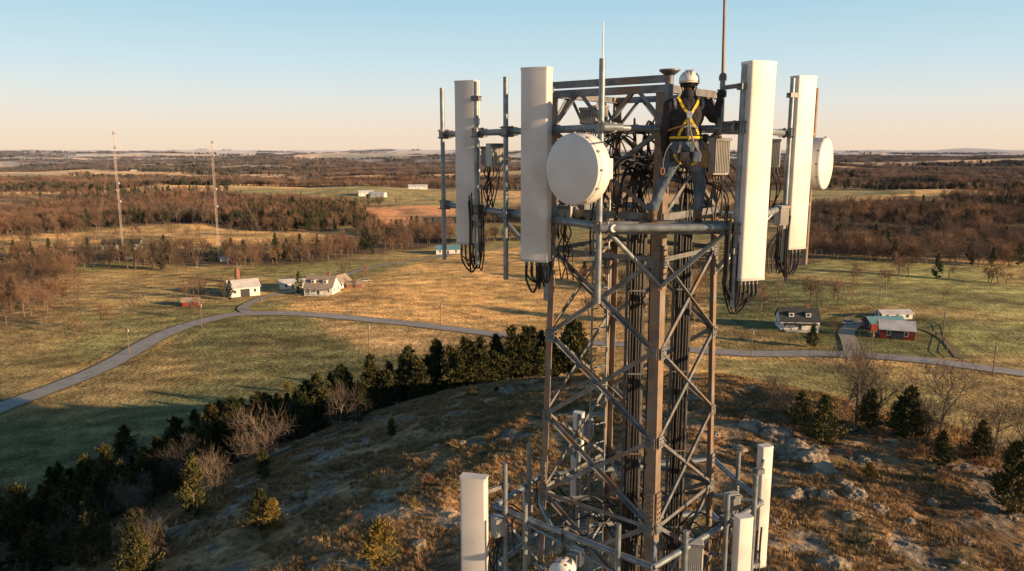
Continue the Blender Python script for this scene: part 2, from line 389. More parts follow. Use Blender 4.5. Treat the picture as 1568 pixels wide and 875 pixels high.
def cedar_mesh(name,seed,h,w,nb=110,nl=46,leaf=.16,mat='cedar',fat=.75,lean=.0):
    r=np.random.RandomState(seed); tk=MB(); tk.tube((0,0,-.3),(0,0,h*.92),h*.022,.01,n=5,cap=False)
    V=[];Fs=[]; lob=r.uniform(0,6.28,3)
    for bi in range(nb):
        t=(bi+.5)/nb; t=t**.9; z=h*(.05+.93*t)
        a=r.uniform(0,6.283)
        prof=w*(min(1,t/.14)**.6)*(1-t)**fat*(1+.22*math.sin(a*2+lob[0]+t*4)+.15*math.sin(a*3+lob[1]-t*9))+.08
        L=prof*r.uniform(.55,1.2); up=.25+.6*t
        d=np.array([math.cos(a),math.sin(a),up]); d/=np.linalg.norm(d)
        tk.tube((0,0,z),tuple(np.array([0,0,z])+d*L*.8),.02,.006,n=3,cap=False)
        m=int(nl*(.45+.8*(1-t)))
        s=r.uniform(.25,1.05,m)**.7*L
        c=np.array([0,0,z])+s[:,None]*d+r.normal(0,1,(m,3))*(.06+.10*L)*(np.array([1,1,.7]))
        for k in range(m):
            sz=leaf*r.uniform(.6,1.5); e1=r.normal(0,1,3); e1/=np.linalg.norm(e1); e2=r.normal(0,1,3); e2/=np.linalg.norm(e2)
            e1=e1*.7+d*.5+np.array([0,0,.35]); n0=len(V)
            V+= [tuple(c[k]-e2*sz*.45),tuple(c[k]+e2*sz*.45),tuple(c[k]+e1*sz*1.3)]; Fs.append((n0,n0+1,n0+2))
    n1=len(tk.v); me=bpy.data.meshes.new(name); me.from_pydata(tk.v+V,[],tk.f+[tuple(i+n1 for i in f) for f in Fs])
    me.materials.append(M['bark_n']); me.materials.append(M[mat]); me.polygons.foreach_set('material_index',[0]*len(tk.f)+[1]*len(Fs)); return me
def scatter(name,meshes,pts,rot,scl,idx):
    colx=bpy.data.collections.new(name+'_kinds')
    for i,m in enumerate(meshes):
        colx.objects.link(bpy.data.objects.new('%s_kind_%02d'%(name,i),m))
    me=bpy.data.meshes.new(name); me.from_pydata(pts.tolist(),[],[])
    a=me.attributes.new('rotz','FLOAT','POINT'); a.data.foreach_set('value',np.asarray(rot,np.float32))
    a=me.attributes.new('scl','FLOAT_VECTOR','POINT'); a.data.foreach_set('vector',np.asarray(scl,np.float32).ravel())
    a=me.attributes.new('kind','INT','POINT'); a.data.foreach_set('value',np.asarray(idx,np.int32))
    o=newobj(name,me)
    ng=bpy.data.node_groups.new(name,'GeometryNodeTree')
    ng.interface.new_socket('Geometry',in_out='INPUT',socket_type='NodeSocketGeometry'); ng.interface.new_socket('Geometry',in_out='OUTPUT',socket_type='NodeSocketGeometry')
    N=ng.nodes; gi=N.new('NodeGroupInput'); go=N.new('NodeGroupOutput'); ip=N.new('GeometryNodeInstanceOnPoints')
    ci=N.new('GeometryNodeCollectionInfo'); ci.inputs['Collection'].default_value=colx; ci.inputs['Separate Children'].default_value=True; ci.inputs['Reset Children'].default_value=True
    def na_(nm,t):
        x=N.new('GeometryNodeInputNamedAttribute'); x.data_type=t; x.inputs['Name'].default_value=nm; return x.outputs['Attribute']
    L=ng.links
    L.new(gi.outputs[0],ip.inputs['Points']); L.new(ci.outputs[0],ip.inputs['Instance']); ip.inputs['Pick Instance'].default_value=True
    L.new(na_('kind','INT'),ip.inputs['Instance Index'])
    cx=N.new('ShaderNodeCombineXYZ'); L.new(na_('rotz','FLOAT'),cx.inputs[2])
    er=N.new('FunctionNodeEulerToRotation'); L.new(cx.outputs[0],er.inputs[0]); L.new(er.outputs[0],ip.inputs['Rotation'])
    L.new(na_('scl','FLOAT_VECTOR'),ip.inputs['Scale']); L.new(ip.outputs[0],go.inputs[0])
    md=o.modifiers.new('scatter','NODES'); md.node_group=ng
    return o
bares=[bare_mesh('bare%d'%i,100+i,12,lv=(7,6,5)) for i in range(4)]
pine=cedar_mesh('pinefar',5,10,2.4,60,20,.5,'pine_far')
cl=[]
for c in range(3):
    V=[];Fc=[];MI=[]; rd=random.Random(c+50)
    for k in range(7):
        m=bares[rd.randrange(4)] if not(c==2 and k<4) else pine
        ca_,sa_=math.cos(k*2.3),math.sin(k*2.3); ox,oy=rd.uniform(-11,11),rd.uniform(-11,11); s=rd.uniform(.75,1.05); n0=len(V)
        for v in m.vertices:
            x,y,z=v.co; V.append((ox+(x*ca_-y*sa_)*s,oy+(x*sa_+y*ca_)*s,z*s))
        for p in m.polygons: Fc.append(tuple(i+n0 for i in p.vertices)); MI.append(p.material_index+(2 if m is pine else 0))
    me=bpy.data.meshes.new('clump%d'%c); me.from_pydata(V,[],Fc)
    for mm in (M['bark'],M['twig'],M['bark_n'],M['pine_far']): me.materials.append(mm)
    me.polygons.foreach_set('material_index',MI); cl.append(me)
kinds=bares+[pine]+cl
px_=[];
for pl,dens in woods:
    xs=[p[0] for p in pl]; ys=[p[1] for p in pl]
    n=int((max(xs)-min(xs))*(max(ys)-min(ys))/dens)
    x=rs.uniform(min(xs),max(xs),n); y=rs.uniform(min(ys),max(ys),n); k=pip(x,y,pl)&(fbm(x/30,y/30,2,71)>.34)
    px_.append(np.stack([x[k],y[k]],1))
def line(pxs,n,jit):
    pts=[Vector((*G0(*p),0)) for p in pxs]; c=catmull(pts,3); out=[]
    for _ in range(n):
        q=random.choice(c); out.append((q.x+random.gauss(0,jit),q.y+random.gauss(0,jit)))
    return np.array(out)
px_+= [line([(120,412),(300,420),(480,405)],26,4),line([(700,372),(850,372)],60,4),line([(1240,402),(1400,408),(1568,412)],70,4),
       line([(300,470),(400,462),(520,440)],6,7),line([(1150,470),(1200,474),(1280,470)],10,4),
       line([(1290,430),(1450,432),(1568,440)],12,2),line([(870,430),(960,440),(1085,452)],34,5),line([(880,485),(980,492),(1080,500)],14,4),
       line([(0,380),(120,368),(230,366),(420,362)],26,5),line([(560,430),(640,425),(760,420),(850,410)],4,9),line([(1240,440),(1340,447),(1445,470)],5,4),line([(120,520),(240,470),(330,440)],6,12)]
p2=np.vstack(px_); nn=len(p2)
NF=50000
r_=np.exp(rs.uniform(math.log(640),math.log(9500),NF)); a_=np.radians(rs.uniform(-43,43,NF))
fx=r_*np.sin(a_); fy=r_*np.cos(a_); k=farforest(fx,fy)
for pl,_ in fields: k&=~(pip(fx,fy,pl)&(r_<1600))
fx=fx[k];fy=fy[k];fr=r_[k]
X2=np.concatenate([p2[:,0],fx]); Y2=np.concatenate([p2[:,1],fy]); Z2=height(X2,Y2)-.2
far=np.concatenate([np.zeros(nn),fr]); N_=len(X2)
isclump=far>1250
ev=fbm(X2/260,Y2/160,3,101)>.54
idx=rs.randint(0,4,N_); idx[(rs.rand(N_)<np.where(ev,.5,.06))]=4
cc=5+rs.randint(0,2,N_); cc[ev]=7
idx[isclump]=cc[isclump]
s=rs.uniform(.68,1.15,N_); sxy=s*np.maximum(1,far/1900); szz=s*np.maximum(1,1+.10*(far/1900-1))*1.08
scatter('distant_woodland',kinds,np.stack([X2,Y2,Z2],1),rs.uniform(0,6.28,N_),np.stack([sxy,sxy,szz],1),idx)
print('woodland',N_)
ced=[cedar_mesh('cedar%d'%i,20+i,6.5,w_,120,48,.2) for i,w_ in enumerate((2.2,1.8,2.5))]
cedg=[cedar_mesh('cedarg%d'%i,40+i,3,1.25,90,46,.12,'cedarg',.6) for i in range(2)]
ber=[bare_mesh('nearbare%d'%i,300+i,10,lv=(8,6,6),tw=3,mt=('bark_n','bark_n'),twr=.018) for i in range(3)]
shr=[bare_mesh('shrub%d'%i,400+i,3,lv=(9,7,6),tw=4,mt=('shrub','shrub'),twr=.02) for i in range(2)]
def plant(name,me,p,s,sz=None):
    o=bpy.data.objects.new(name,me); sc.collection.objects.link(o); o.location=(p.x,p.y,hz(p.x,p.y)-.1)
    o.scale=(s,s,sz or s); o.rotation_euler=(0,0,random.uniform(0,6.28)); return o
def W(x,y): return Vector((x,y,0))
# dense evergreen belt on the far and left shoulder of the hill (metres)
belt_=[Vector(p) for p in ((10,113,0),(-5,109,0),(-18,104,0),(-30,95,0),(-39,82,0),(-45,68,0),(-50,54,0),(-56,40,0))]
cb_=catmull(belt_,1.0)
for i in range(160):
    k=random.randrange(len(cb_)); q=cb_[k]; f=k/len(cb_)
    o_=Vector((q.x-16,q.y-44,0)).normalized(); off=abs(random.gauss(0,1))*(5+14*f)-2.5
    q=q+o_*off; s=random.uniform(.75,1.4)
    if random.random()<.06: continue
    plant('cedar_tree',random.choice(ced),q,s*random.uniform(.85,1.1),s)
# woodland climbing the left shoulder
lp_=[(560,615),(575,640),(450,700),(350,775),(265,850),(215,900),(-60,900),(-60,740),(240,640),(470,600)]
cnt=0
while cnt<110:
    a_x=random.uniform(-60,575); a_y=random.uniform(600,900)
    if not pip(np.array([a_x]),np.array([a_y]),lp_)[0]: continue
    q=G(a_x,a_y); cnt+=1
    if hillmask(np.array([q.x]),np.array([q.y]))[0]<.10: continue
    near_=min(1,q.y/80); s=random.uniform(.55,1.15)*near_
    if random.random()<.22: plant('bare_tree',random.choice(ber),q,s*.85)
    else: plant('cedar_tree',random.choice(ced),q,s*random.uniform(.9,1.15),s)
for px,py,s in [(400,812,.5),(600,668,.34),(1258,682,.66),(205,880,.6),(1390,672,.7),(1330,655,.55),(1440,715,.45),(1225,650,.45),(1545,790,.8),(720,606,.22),(650,720,.10),(1500,705,.5),(760,600,.2),(1375,668,.55)]:
    p=G(px,py); plant('cedar_tree',random.choice(ced),p,s*1.1,s)
for px,py,s in [(583,868,1.0),(418,812,.8),(590,590,1.3),(440,600,.9),(1330,735,.45),(690,575,.6),(870,590,.3)]:
    plant('golden_cedar_tree',random.choice(cedg),G(px,py),s)
for x,y,s in [(-60,66,1),(-44,84,.9),(-55,76,1.1),(-38,93,.9),(-67,58,1.15),(-59,58,.95),(-46,50,.9),(-42,57,.85),(-66,74,1.1),(-20,106,.8),(-37,68,.7),(-34,75,.7)]:
    plant('bare_tree',random.choice(ber),W(x,y),s*random.uniform(.85,1.1))
for px,py,s in [(1312,650,.95),(1292,630,.85),(1340,645,.8),(1440,670,.85),(1200,628,.4),(1520,700,.65),(1560,720,.7),(1485,690,.5),(1395,670,.5),(1180,615,.35),(1545,745,.5),(1420,680,.5)]:
    plant('bare_tree',random.choice(ber),G(px,py),s)
for px,py,s in [(655,745,.5),(1205,690,.35),(770,640,.25),(550,800,.3),(1415,700,.5),(1500,720,.5),(1535,745,.6),(1470,700,.5),(1185,620,.4),(860,600,.25),(930,600,.3),(1140,640,.3),(740,665,.3),(1380,700,.35),(1300,700,.3),(1450,740,.4),(520,720,.3),(1420,790,.3),(1350,840,.3),(1500,800,.35),(800,650,.25),(610,760,.25),(700,630,.25),(1350,680,.5),(1290,665,.4)]:
    plant('shrub',random.choice(shr),G(px,py),s)
for px,py,s in [(1275,515,.9),(1175,485,.7),(1200,478,.7),(310,490,.6),(455,465,.5),(545,440,.7),(400,478,.4)]:
    o=plant('yard_tree',random.choice(bares),G(px,py),s*.75)
plant('cedar_tree',ced[0],G(1243,532),1.1)
# grass tufts
def tuft(seed):
    r=random.Random(seed); mb=MB()
    for i in range(16):
        a=r.uniform(0,6.28); d=Vector((math.cos(a),math.sin(a),0)); b0=d*r.uniform(0,.12); h=r.uniform(.14,.36); w=d.cross(Z)*.018
        e=b0+d*r.uniform(.03,.2)+Z*h; mb.add([b0-w,b0+w,e],[(0,1,2)])
    me=bpy.data.meshes.new('tuft%d'%seed); me.from_pydata(mb.v,[],mb.f); me.materials.append(M['grass']); return me
n=190000; x=rs.uniform(-48,95,n); y=rs.uniform(22,112,n)
k=(fbm(x/4,y/4,3,91)>.40)&(fbm(x/3,y/3,4,63)<.64)&(np.abs(x/y)<.85)&(hillmask(x,y)>.3)
x=x[k];y=y[k];n=len(x); s=rs.uniform(.5,1.2,n)
scatter('dry_grass',[tuft(i) for i in range(4)],np.stack([x,y,height(x,y)-.03],1),rs.uniform(0,6.28,n),np.stack([s*1.2,s*1.2,s],1),rs.randint(0,4,n))
def rockmesh(seed):
    bm=bmesh.new(); bmesh.ops.create_icosphere(bm,subdivisions=4,radius=1)
    off=Vector((seed*3.1,seed*1.7,0))
    for v in bm.verts:
        c=noise.cell(v.co*1.7+off); n_=noise.noise(v.co*1.1+off)*.45+noise.noise(v.co*3+off)*.2+noise.noise(v.co*8+off)*.07
        v.co*=1+n_+.12*c; v.co.z*=.55
    me=bpy.data.meshes.new('rock%d'%seed); bm.to_mesh(me); bm.free(); me.materials.append(M['rock']); return me
rks=[rockmesh(i) for i in range(4)]
for px,py,s in [(1238,705,1.5),(1215,690,1.1),(1262,722,.9),(1190,672,1.1),(1150,655,.9),(1172,660,.8),(1290,742,.7),(1310,760,.7),(1275,870,.9),(1240,755,.6),(1215,760,.7),(1250,690,.8),(1225,675,.7),(1205,705,.6),(1270,760,.6),(1300,790,.5),(640,835,.55),(655,848,.35),(465,830,.5),(500,745,.6),(480,730,.5),(530,730,.5),(455,760,.5),(1345,780,.6),(1390,800,.5),(1130,690,.6),(1095,665,.6),(1320,705,.5),(700,830,.35),(1430,770,.5),(1480,830,.5),(1170,720,.5),(1185,800,.45)]:
    p=G(px,py); o=plant('rock',random.choice(rks),p,s*random.uniform(.8,1.2)); o.location.z+=.08*s
n=5000; x=rs.uniform(-40,90,n); y=rs.uniform(26,100,n); k=(fbm(x/3,y/3,4,63)>.63)|(rs.rand(n)<np.where(x>18,.12,.04)); x=x[k];y=y[k];n=len(x); s=rs.uniform(.06,.34,n)**1.1
scatter('loose_rocks',rks,np.stack([x,y,height(x,y)],1),rs.uniform(0,6.28,n),np.stack([s*1.3,s,s],1),rs.randint(0,4,n))
# ------------------------------------------------------------ buildings
def house(name,p,rot,w,l,h,rh,wall,roof,win=3,storeys=1,chim=False,porch=False,wing=None,door=True,bigdoor=False):
    base=Vector((p.x,p.y,hz(p.x,p.y)-.3)); e=empty(name,base); c,s_=math.cos(rot),math.sin(rot)
    U=Vector((c,s_,0)); Vv=Vector((-s_,c,0))
    def Lc(a,b_,z): return base+U*a+Vv*b_+Z*z
    def gable(a0,w,l,h,rh,tag=''):
        mb=MB(); vs=[]
        for sx in (-1,1):
            for (b_,z) in ((-w/2,0),(w/2,0),(w/2,h),(0,h+rh),(-w/2,h)): vs.append(Lc(a0+sx*l/2,b_,z))
        mb.add(vs,[(4,3,2,1,0),(5,6,7,8,9),(0,1,6,5),(1,2,7,6),(4,0,5,9),(2,3,8,7),(3,4,9,8)]); mb.obj('walls'+tag,wall,e)
        mb=MB(); o=.45; t=.12; sl=rh/(w/2)
        for sg in (-1,1):
            vs=[]
            for a in (-l/2-o,l/2+o):
                for (b_,z) in ((0,h+rh+.03),(sg*(w/2+o),h-o*sl+.03),(sg*(w/2+o),h-o*sl+t+.03),(0,h+rh+t+.03)): vs.append(Lc(a0+a,b_+(.001*sg if b_==0 else 0),z))
            mb.add(vs,[(0,1,2,3),(7,6,5,4),(0,4,5,1),(1,5,6,2),(2,6,7,3),(3,7,4,0)])
        mb.obj('roof'+tag,roof,e)
    gable(0,w,l,h,rh)
    wn=MB(); fr=MB(); sh=h/storeys
    for st in range(storeys):
        for i in range(win):
            a=-l/2+l*(i+.5)/win
            if door and st==0 and i==win//2: continue
            for sg in (-1,1):
                cc=Lc(a,sg*(w/2+.03),st*sh+sh*.58+.2); wn.box(cc,(U,Vv,Z),(.45,.04,.65)); fr.box(cc-Vv*sg*.01,(U,Vv,Z),(.6,.035,.8))
        for sg in (-1,1):
            for b_ in (-w/4,w/4):
                cc=Lc(sg*(l/2+.03),b_,st*sh+sh*.58+.2); wn.box(cc,(U,Vv,Z),(.04,.45,.65)); fr.box(cc-U*sg*.01,(U,Vv,Z),(.035,.6,.8))
    wn.obj('windows',M['glass'],e); fr.obj('window_frames',M['wallw'],e)
    if door or bigdoor:
        mb=MB(); hw=1.8 if bigdoor else .5; hh=1.6 if bigdoor else 1.05
        mb.box(Lc(0,-w/2-.04,.3+hh),(U,Vv,Z),(hw,.05,hh)); 
        if bigdoor: mb.box(Lc(-l/2-.04,0,.3+hh),(U,Vv,Z),(.05,hw,hh))
        mb.obj('door',M['roofd'],e)
    if chim:
        mb=MB(); mb.box(Lc(l*.25,.3,h+rh+.2),(U,Vv,Z),(.45,.45,1.1)); mb.box(Lc(l*.25,.3,h+rh+1.35),(U,Vv,Z),(.55,.55,.08)); mb.obj('chimney',M['brick'],e)
    if porch:
        mb=MB(); mb.box(Lc(0,-w/2-1.4,2.7),(U,Vv,Z),(l*.42,1.35,.09)); mb.obj('porch_roof',roof,e)
        mb=MB(); mb.box(Lc(0,-w/2-1.4,.45),(U,Vv,Z),(l*.42,1.3,.12))
        for i in range(5): mb.box(Lc(-l*.4+l*.8*i/4,-w/2-2.55,1.6),(U,Vv,Z),(.09,.09,1.03))
        mb.obj('porch',M['wallw'],e)
    if wing: 
        gable(wing[0],wing[1],wing[2],wing[3],wing[4],'_wing')
    if name=='farmhouse' or name=='farmhouse_with_dark_roof':
        for a in (-l*.22,l*.22):
            mb=MB(); mb.box(Lc(a,-w*.27,h+rh*.5),(U,Vv,Z),(.8,1.0,.7)); mb.obj('dormer',wall,e)
            mb=MB(); mb.box(Lc(a,-w*.27-1.03,h+rh*.5),(U,Vv,Z),(.4,.03,.4)); mb.obj('dormer_window',M['glass'],e)
            mb=MB(); mb.box(Lc(a,-w*.27,h+rh*.5+.78),(U,Vv,Z),(.95,1.15,.07)); mb.obj('dormer_roof',roof,e)
    return e
house('white_barn',G(372,452),.55,9,12,4.2,2.6,M['wallw'],M['roofw'],3,bigdoor=True,door=False)
house('white_shed',G(449,441),.25,6,11,2.8,1.4,M['wallw'],M['roofw'],2)
house('farmhouse',G(494,449),-.15,9,12,3.6,4.0,M['wallw'],M['rooft'],4,1,chim=True,porch=True)
house('farmhouse_annex',G(520,440),1.2,6,9,3,2.6,M['wallw'],M['rooft'],3)
house('red_shed',G(293,468),.3,4,6,2.2,1.1,M['red'],M['rooft'],1)
house('red_shed',G(543,440),.1,3,7,2,1.0,M['brick'],M['rooft'],1)
house('farmhouse_with_dark_roof',G(1220,502),-.12,8.5,12.5,3.6,3.6,M['wallw'],M['roofd'],4,1,chim=True,porch=True)
house('red_barn',G(1371,516),-.35,8,10,3.4,2.2,M['red'],M['roofw'],2,bigdoor=True,door=False)
house('teal_roof_shed',G(1352,503),.1,6,12,2.8,1.6,M['red'],M['rooftl'],2,door=False,bigdoor=True)
house('white_shed',G(1368,487),.05,5,11,2.2,1.0,M['wallw'],M['roofw'],3)
house('teal_roof_shed',G(686,388),.1,8,14,3,2,M['wallw'],M['rooftl'],3)
house('white_farmhouse',G(188,381),.1,8,22,3.5,2.5,M['wallw'],M['roofd'],5)
for px,py in [(75,278),(110,280),(155,276),(185,277),(345,258),(560,300),(580,302),(565,277),(205,262),(612,268),(260,247),(430,246),(500,250),(480,268),(520,268),(640,290),(1300,262),(1350,275),(1460,262)]:
    house('distant_farmhouse',G(px,py),random.uniform(-.5,.5),10,random.uniform(14,26),4,2.5,M['wallw'],random.choice([M['roofw'],M['roofd'],M['rooft']]),4)
p=G(364,434); e=empty('grain_silo',p); mb=MB(); mb.lathe(p-Z*.3,Z,[(1.1,0),(1.1,6),(1.0,6.3),(.6,7.2),(.2,7.6)],20); mb.obj('silo_body',M['brick'],e,True)
mb=MB(); mb.tube(p+Z*7.2,p+Z*9.2,.12,.1); mb.obj('silo_vent',M['galv'],e)
def mast(px,py,pytop):
    p=G(px,py); d=ray(px,pytop); H=CAMZ+d.z*(p.y/d.y)-p.z
    e=empty('guyed_radio_mast',p); mb=MB(); q=[Vector((math.cos(a),math.sin(a),0))*.5 for a in (0,2.09,4.19)]
    for o in q: mb.tube(p+o,p+o+Z*H*.93,.06,n=4)
    z=0
    while z<H*.93-1.6:
        for i in range(3): mb.tube(p+q[i]+Z*z,p+q[(i+1)%3]+Z*(z+1.5),.035,n=3)
        z+=1.5
    mb.tube(p+Z*H*.93,p+Z*H,.08,n=5); mb.obj('lattice',M['mast'],e)
    mb=MB()
    for fr_ in (.33,.62,.9):
        for a in (.5,2.6,4.7):
            g_=p+Vector((math.cos(a),math.sin(a),0))*30; g_.z=hz(g_.x,g_.y); mb.tube(p+Z*H*fr_,g_,.018,n=3)
    mb.obj('guy_wires',M['mast'],e)
    mb=MB()
    for f_ in (.42,.55,.8,.9): mb.lathe(p+Z*H*f_+X*.9-Yv*.3,(-Yv),[(.7,0),(.75,.25),(.5,.5)],12)
    mb.obj('antennas',M['grey'],e); mb=MB(); mb.box(p+Vector((3,0,1)),(X,Yv,Z),(2,1.5,1.3)); mb.obj('equipment_hut',M['wallw'],e)
mast(190,398,182); mast(336,400,197)
poles=[(198,545),(309,502),(675,502),(565,540),(1345,478),(1443,520),(1333,553),(880,515),(1150,548),(1520,575)]
for px,py in poles:
    p=G(px,py); e=empty('utility_pole',p); mb=MB(); mb.tube(p-Z*.3,p+Z*9,.16,.11,n=8); mb.box(p+Z*8.3,(X,Yv,Z),(1.1,.06,.07)); mb.obj('pole',M['wood'],e)
    mb=MB()
    for a in (-1,-.4,.4,1): mb.tube(p+X*a+Z*8.37,p+X*a+Z*8.6,.05,n=6)
    mb.tube(p+X*.28+Z*7.1,p+X*.28+Z*7.9,.2,n=8); mb.obj('insulators',M['grey'],e)
def fence(pxs,nm='wooden_fence'):
    mb=MB(); pts=catmull([Vector((*G0(*q),0)) for q in pxs],3)
    pts=[Vector((q.x,q.y,hz(q.x,q.y))) for q in pts]; e=empty(nm,pts[0])
    for i,q in enumerate(pts):
        mb.box(q+Z*.6,(X,Yv,Z),(.08,.08,.7))
        if i: 
            for z in (.5,1.0): mb.bar(pts[i-1]+Z*z,q+Z*z,.1,.04,Z)
    mb.obj('posts_and_rails',M['wood'],e)
fence(((1280,497),(1340,488),(1445,500),(1450,545),(1475,556))); fence(((420,470),(520,462),(640,470),(820,505))); fence(((130,430),(260,440),(330,462))); fence(((1240,440),(1400,452),(1568,470)))
def car(p,rot,mat):
    base=Vector((p.x,p.y,hz(p.x,p.y)+.02)); e=empty('parked_car',base); c,s_=math.cos(rot),math.sin(rot); U=Vector((c,s_,0)); V_=Vector((-s_,c,0))
    def ext(prof,hw,name,m,bev=.05):
        mb=MB(); n=len(prof); vs=[base+U*a+V_*sg*hw+Z*z for sg in (-1,1) for a,z in prof]
        mb.add(vs,[tuple(range(n-1,-1,-1)),tuple(range(n,2*n))]+[(i,(i+1)%n,n+(i+1)%n,n+i) for i in range(n)]); mb.obj(name,m,e,bevel=bev)
    ext([(-2.2,.35),(2.2,.35),(2.25,.7),(1.3,.92),(-2.1,.98),(-2.25,.7)],.88,'body',mat)
    ext([(1.2,.93),(.5,1.42),(-1.3,1.45),(-2.0,.97)],.74,'glasshouse',M['glass'])
    ext([(.45,1.43),(-1.25,1.45),(-1.25,1.5),(.4,1.48)],.72,'roof',mat,.01)
    mb=MB()
    for a in (-1.35,1.35):
        for sg in (-1,1): mb.tube(base+U*a+V_*sg*.7+Z*.33,base+U*a+V_*sg*.92+Z*.33,.33,n=16)
    mb.obj('wheels',M['tyre'],e)
car(G(1300,497),.2,M['wallw']); car(G(560,432),.3,M['grey'])
# ------------------------------------------------------------ THE TOWER
ZU=60+.217*S; ZL=60-.746*S; ZT=60+.66*S
C=PT(1010,450,8); L=PT(842,450,8.87); R_=PT(1093,470,9.1)
for v in (C,L,R_): v.z=0
B_=L+R_-C; cen=(C+B_)/2
legs=[C,L,B_,R_]
def leg(i,z):
    k=1+.024*max(0,59-z); q=cen+(legs[i]-cen)*k; return Vector((q.x,q.y,z))
gz=hz(cen.x,cen.y)
tw=empty('lattice_tower',(cen.x,cen.y,gz))
def inward(i):
    a=(legs[(i+1)%4]-legs[i]).normalized(); b_=(legs[(i-1)%4]-legs[i]).normalized(); return a,b_
mb=MB()
for i in range(4):
    a,b_=inward(i); w=.14 if i==0 else .095
    mb.angle(leg(i,gz-.3),leg(i,59),w,.014,a,b_); mb.angle(leg(i,59),leg(i,ZT),w,.014,a,b_)
mb.obj('legs',M['brown'],tw)
mb=MB(); bt=MB()
for i in range(4):
    a,b_=inward(i); hw=.058 if i==0 else .042
    for z in (58.55,55.3,52.5,48,42):
        for (u,nrm) in ((a,-b_),(b_,-a)):
            cpt=leg(i,z)+u*(hw+.008)+nrm*.012; mb.box(cpt,(u,nrm,Z),(hw,.010,.28))
            for kz in range(-3,4):
                for ku in (-.5,.5): bt.tube(cpt+u*ku*hw+Z*kz*.075,cpt+u*ku*hw+Z*kz*.075+nrm*.026,.012,n=6)
mb.obj('splice_plates',M['brown'],tw); bt.obj('bolts',M['galv'],tw)
nodes=[ZL-.42*S]; 
while nodes[-1]>gz+1.5: nodes.append(nodes[-1]-1.0*S)
mb=MB(); gp=MB(); bt=MB(); mh=MB()
for i in range(4):
    j_=(i+1)%4
    for k in range(len(nodes)-1):
        z0,z1=nodes[k],nodes[k+1]
        p00,p01=leg(i,z0),leg(j_,z0); p10,p11=leg(i,z1),leg(j_,z1); f=(p01-p00).normalized(); nrm=f.cross(Z).normalized()
        if nrm.dot((p00+p01)/2-Vector((cen.x,cen.y,z0)))<0: nrm=-nrm
        o=nrm*.012
        mb.angle(p00+f*.05+o,p11-f*.05+o,.058,.008,Z,nrm*-1)
        mb.angle(p01-f*.05-o*1.2,p10+f*.05-o*1.2,.058,.008,Z,nrm)
        if k%3==0: mh.angle(p00+o*2.2,p01+o*2.2,.055,.008,Z,-nrm)
        for q,sg in ((p00,1),(p01,-1)):
            cc=q+f*sg*.085+nrm*.026; gp.box(cc,(f,nrm,Z),(.07,.005,.075))
            for dx_,dz_ in ((-.035,.04),(.035,-.04),(.035,.04),(-.035,-.04)): bt.tube(cc+f*dx_+Z*dz_,cc+f*dx_+Z*dz_+nrm*.02,.010,n=6)
for k in range(0,len(nodes),3):
    mb.angle(leg(0,nodes[k]-.05),leg(2,nodes[k]-.05),.05,.007,Z,X); mb.angle(leg(1,nodes[k]-.13),leg(3,nodes[k]-.13),.05,.007,Z,X)
mb.obj('cross_bracing',M['galv'],tw); mh.obj('horizontals',M['galv'],tw); gp.obj('gusset_plates',M['galv'],tw); bt.obj('brace_bolts',M['galv'],tw)
mb=MB()
for i in range(4):
    j_=(i+1)%4; f=(legs[j_]-legs[i]).normalized(); nrm=f.cross(Z)
    if nrm.dot((legs[i]+legs[j_])/2-cen)<0: nrm=-nrm
    for z,w in ((ZT-.09,.09),(ZU-.02,.07),(ZL+.02,.09),(ZL-.42*S,.06)):
        mb.angle(leg(i,z)+nrm*.02,leg(j_,z)+nrm*.02,w,.009,Z,-nrm)
    n=4
    for k in range(n):
        za,zb=(ZU,ZT-.05) if k%2==0 else (ZT-.05,ZU)
        a=legs[i].lerp(legs[j_],k/n); b2=legs[i].lerp(legs[j_],(k+1)/n)
        mb.angle(Vector((a.x,a.y,za))+nrm*.005,Vector((b2.x,b2.y,zb))+nrm*.005,.05,.007,Z,-nrm)
    mb.angle(leg(i,ZU)-nrm*.01,leg(j_,ZL),.055,.007,Z,-nrm); mb.angle(leg(j_,ZU)+nrm*.012,leg(i,ZL)+nrm*.012,.055,.007,Z,-nrm)
mb.angle(leg(1,ZT+.03),leg(0,ZT+.03),.085,.012,Z,Yv)
mb.obj('top_truss',M['galv'],tw)
mb=MB()
a=leg(0,ZT)+X*.02-Yv*.05; mb.tube(a-Z*1.2,a+Z*.13,.050,n=14); mb.lathe(a+Z*.10,Z,[(.055,0),(.115,.045),(.125,.05),(.125,.068),(.03,.07)],20)
mb.obj('top_post',M['galv'],tw,True)
mb=MB()
for i in range(4):
    q=leg(i,gz); mb.box(q-Z*.2,(X,Yv,Z),(.45,.45,.55))
mb.obj('concrete_footings',M['conc'],tw,bevel=.03)
mb=MB(); l0=PT(905,560,9.3); l1=PT(928,560,9.45)
for q in (l0,l1): mb.tube((q.x,q.y,gz),(q.x,q.y,59.3),.017,n=6)
z=gz+.3
while z<59.2: mb.tube((l0.x,l0.y,z),(l1.x,l1.y,z),.011,n=5); z+=.3
mb.obj('climbing_ladder',M['pipe'],tw)
mb=MB(); bundle=[]
for cx,n,sp in ((973,9,.030),(1044,9,.030),(1002,3,.03)):
    q=PT(cx,520,8.75 if cx<1000 else 8.85)
    for k in range(n):
        ox=(k%5-2)*.040; oy=(k//5)*.05; w=random.uniform(0,6)
        pts=[Vector((q.x+ox+.006*math.sin(z*1.3+w),q.y+oy+.006*math.cos(z*1.1+w),z)) for z in np.arange(gz,59.25,.6)]
        mb.path(pts,.019,6,1); bundle.append(pts[-1])
mb.obj('feeder_cables',M['black'],tw,True)
mb=MB()
z=gz+.5
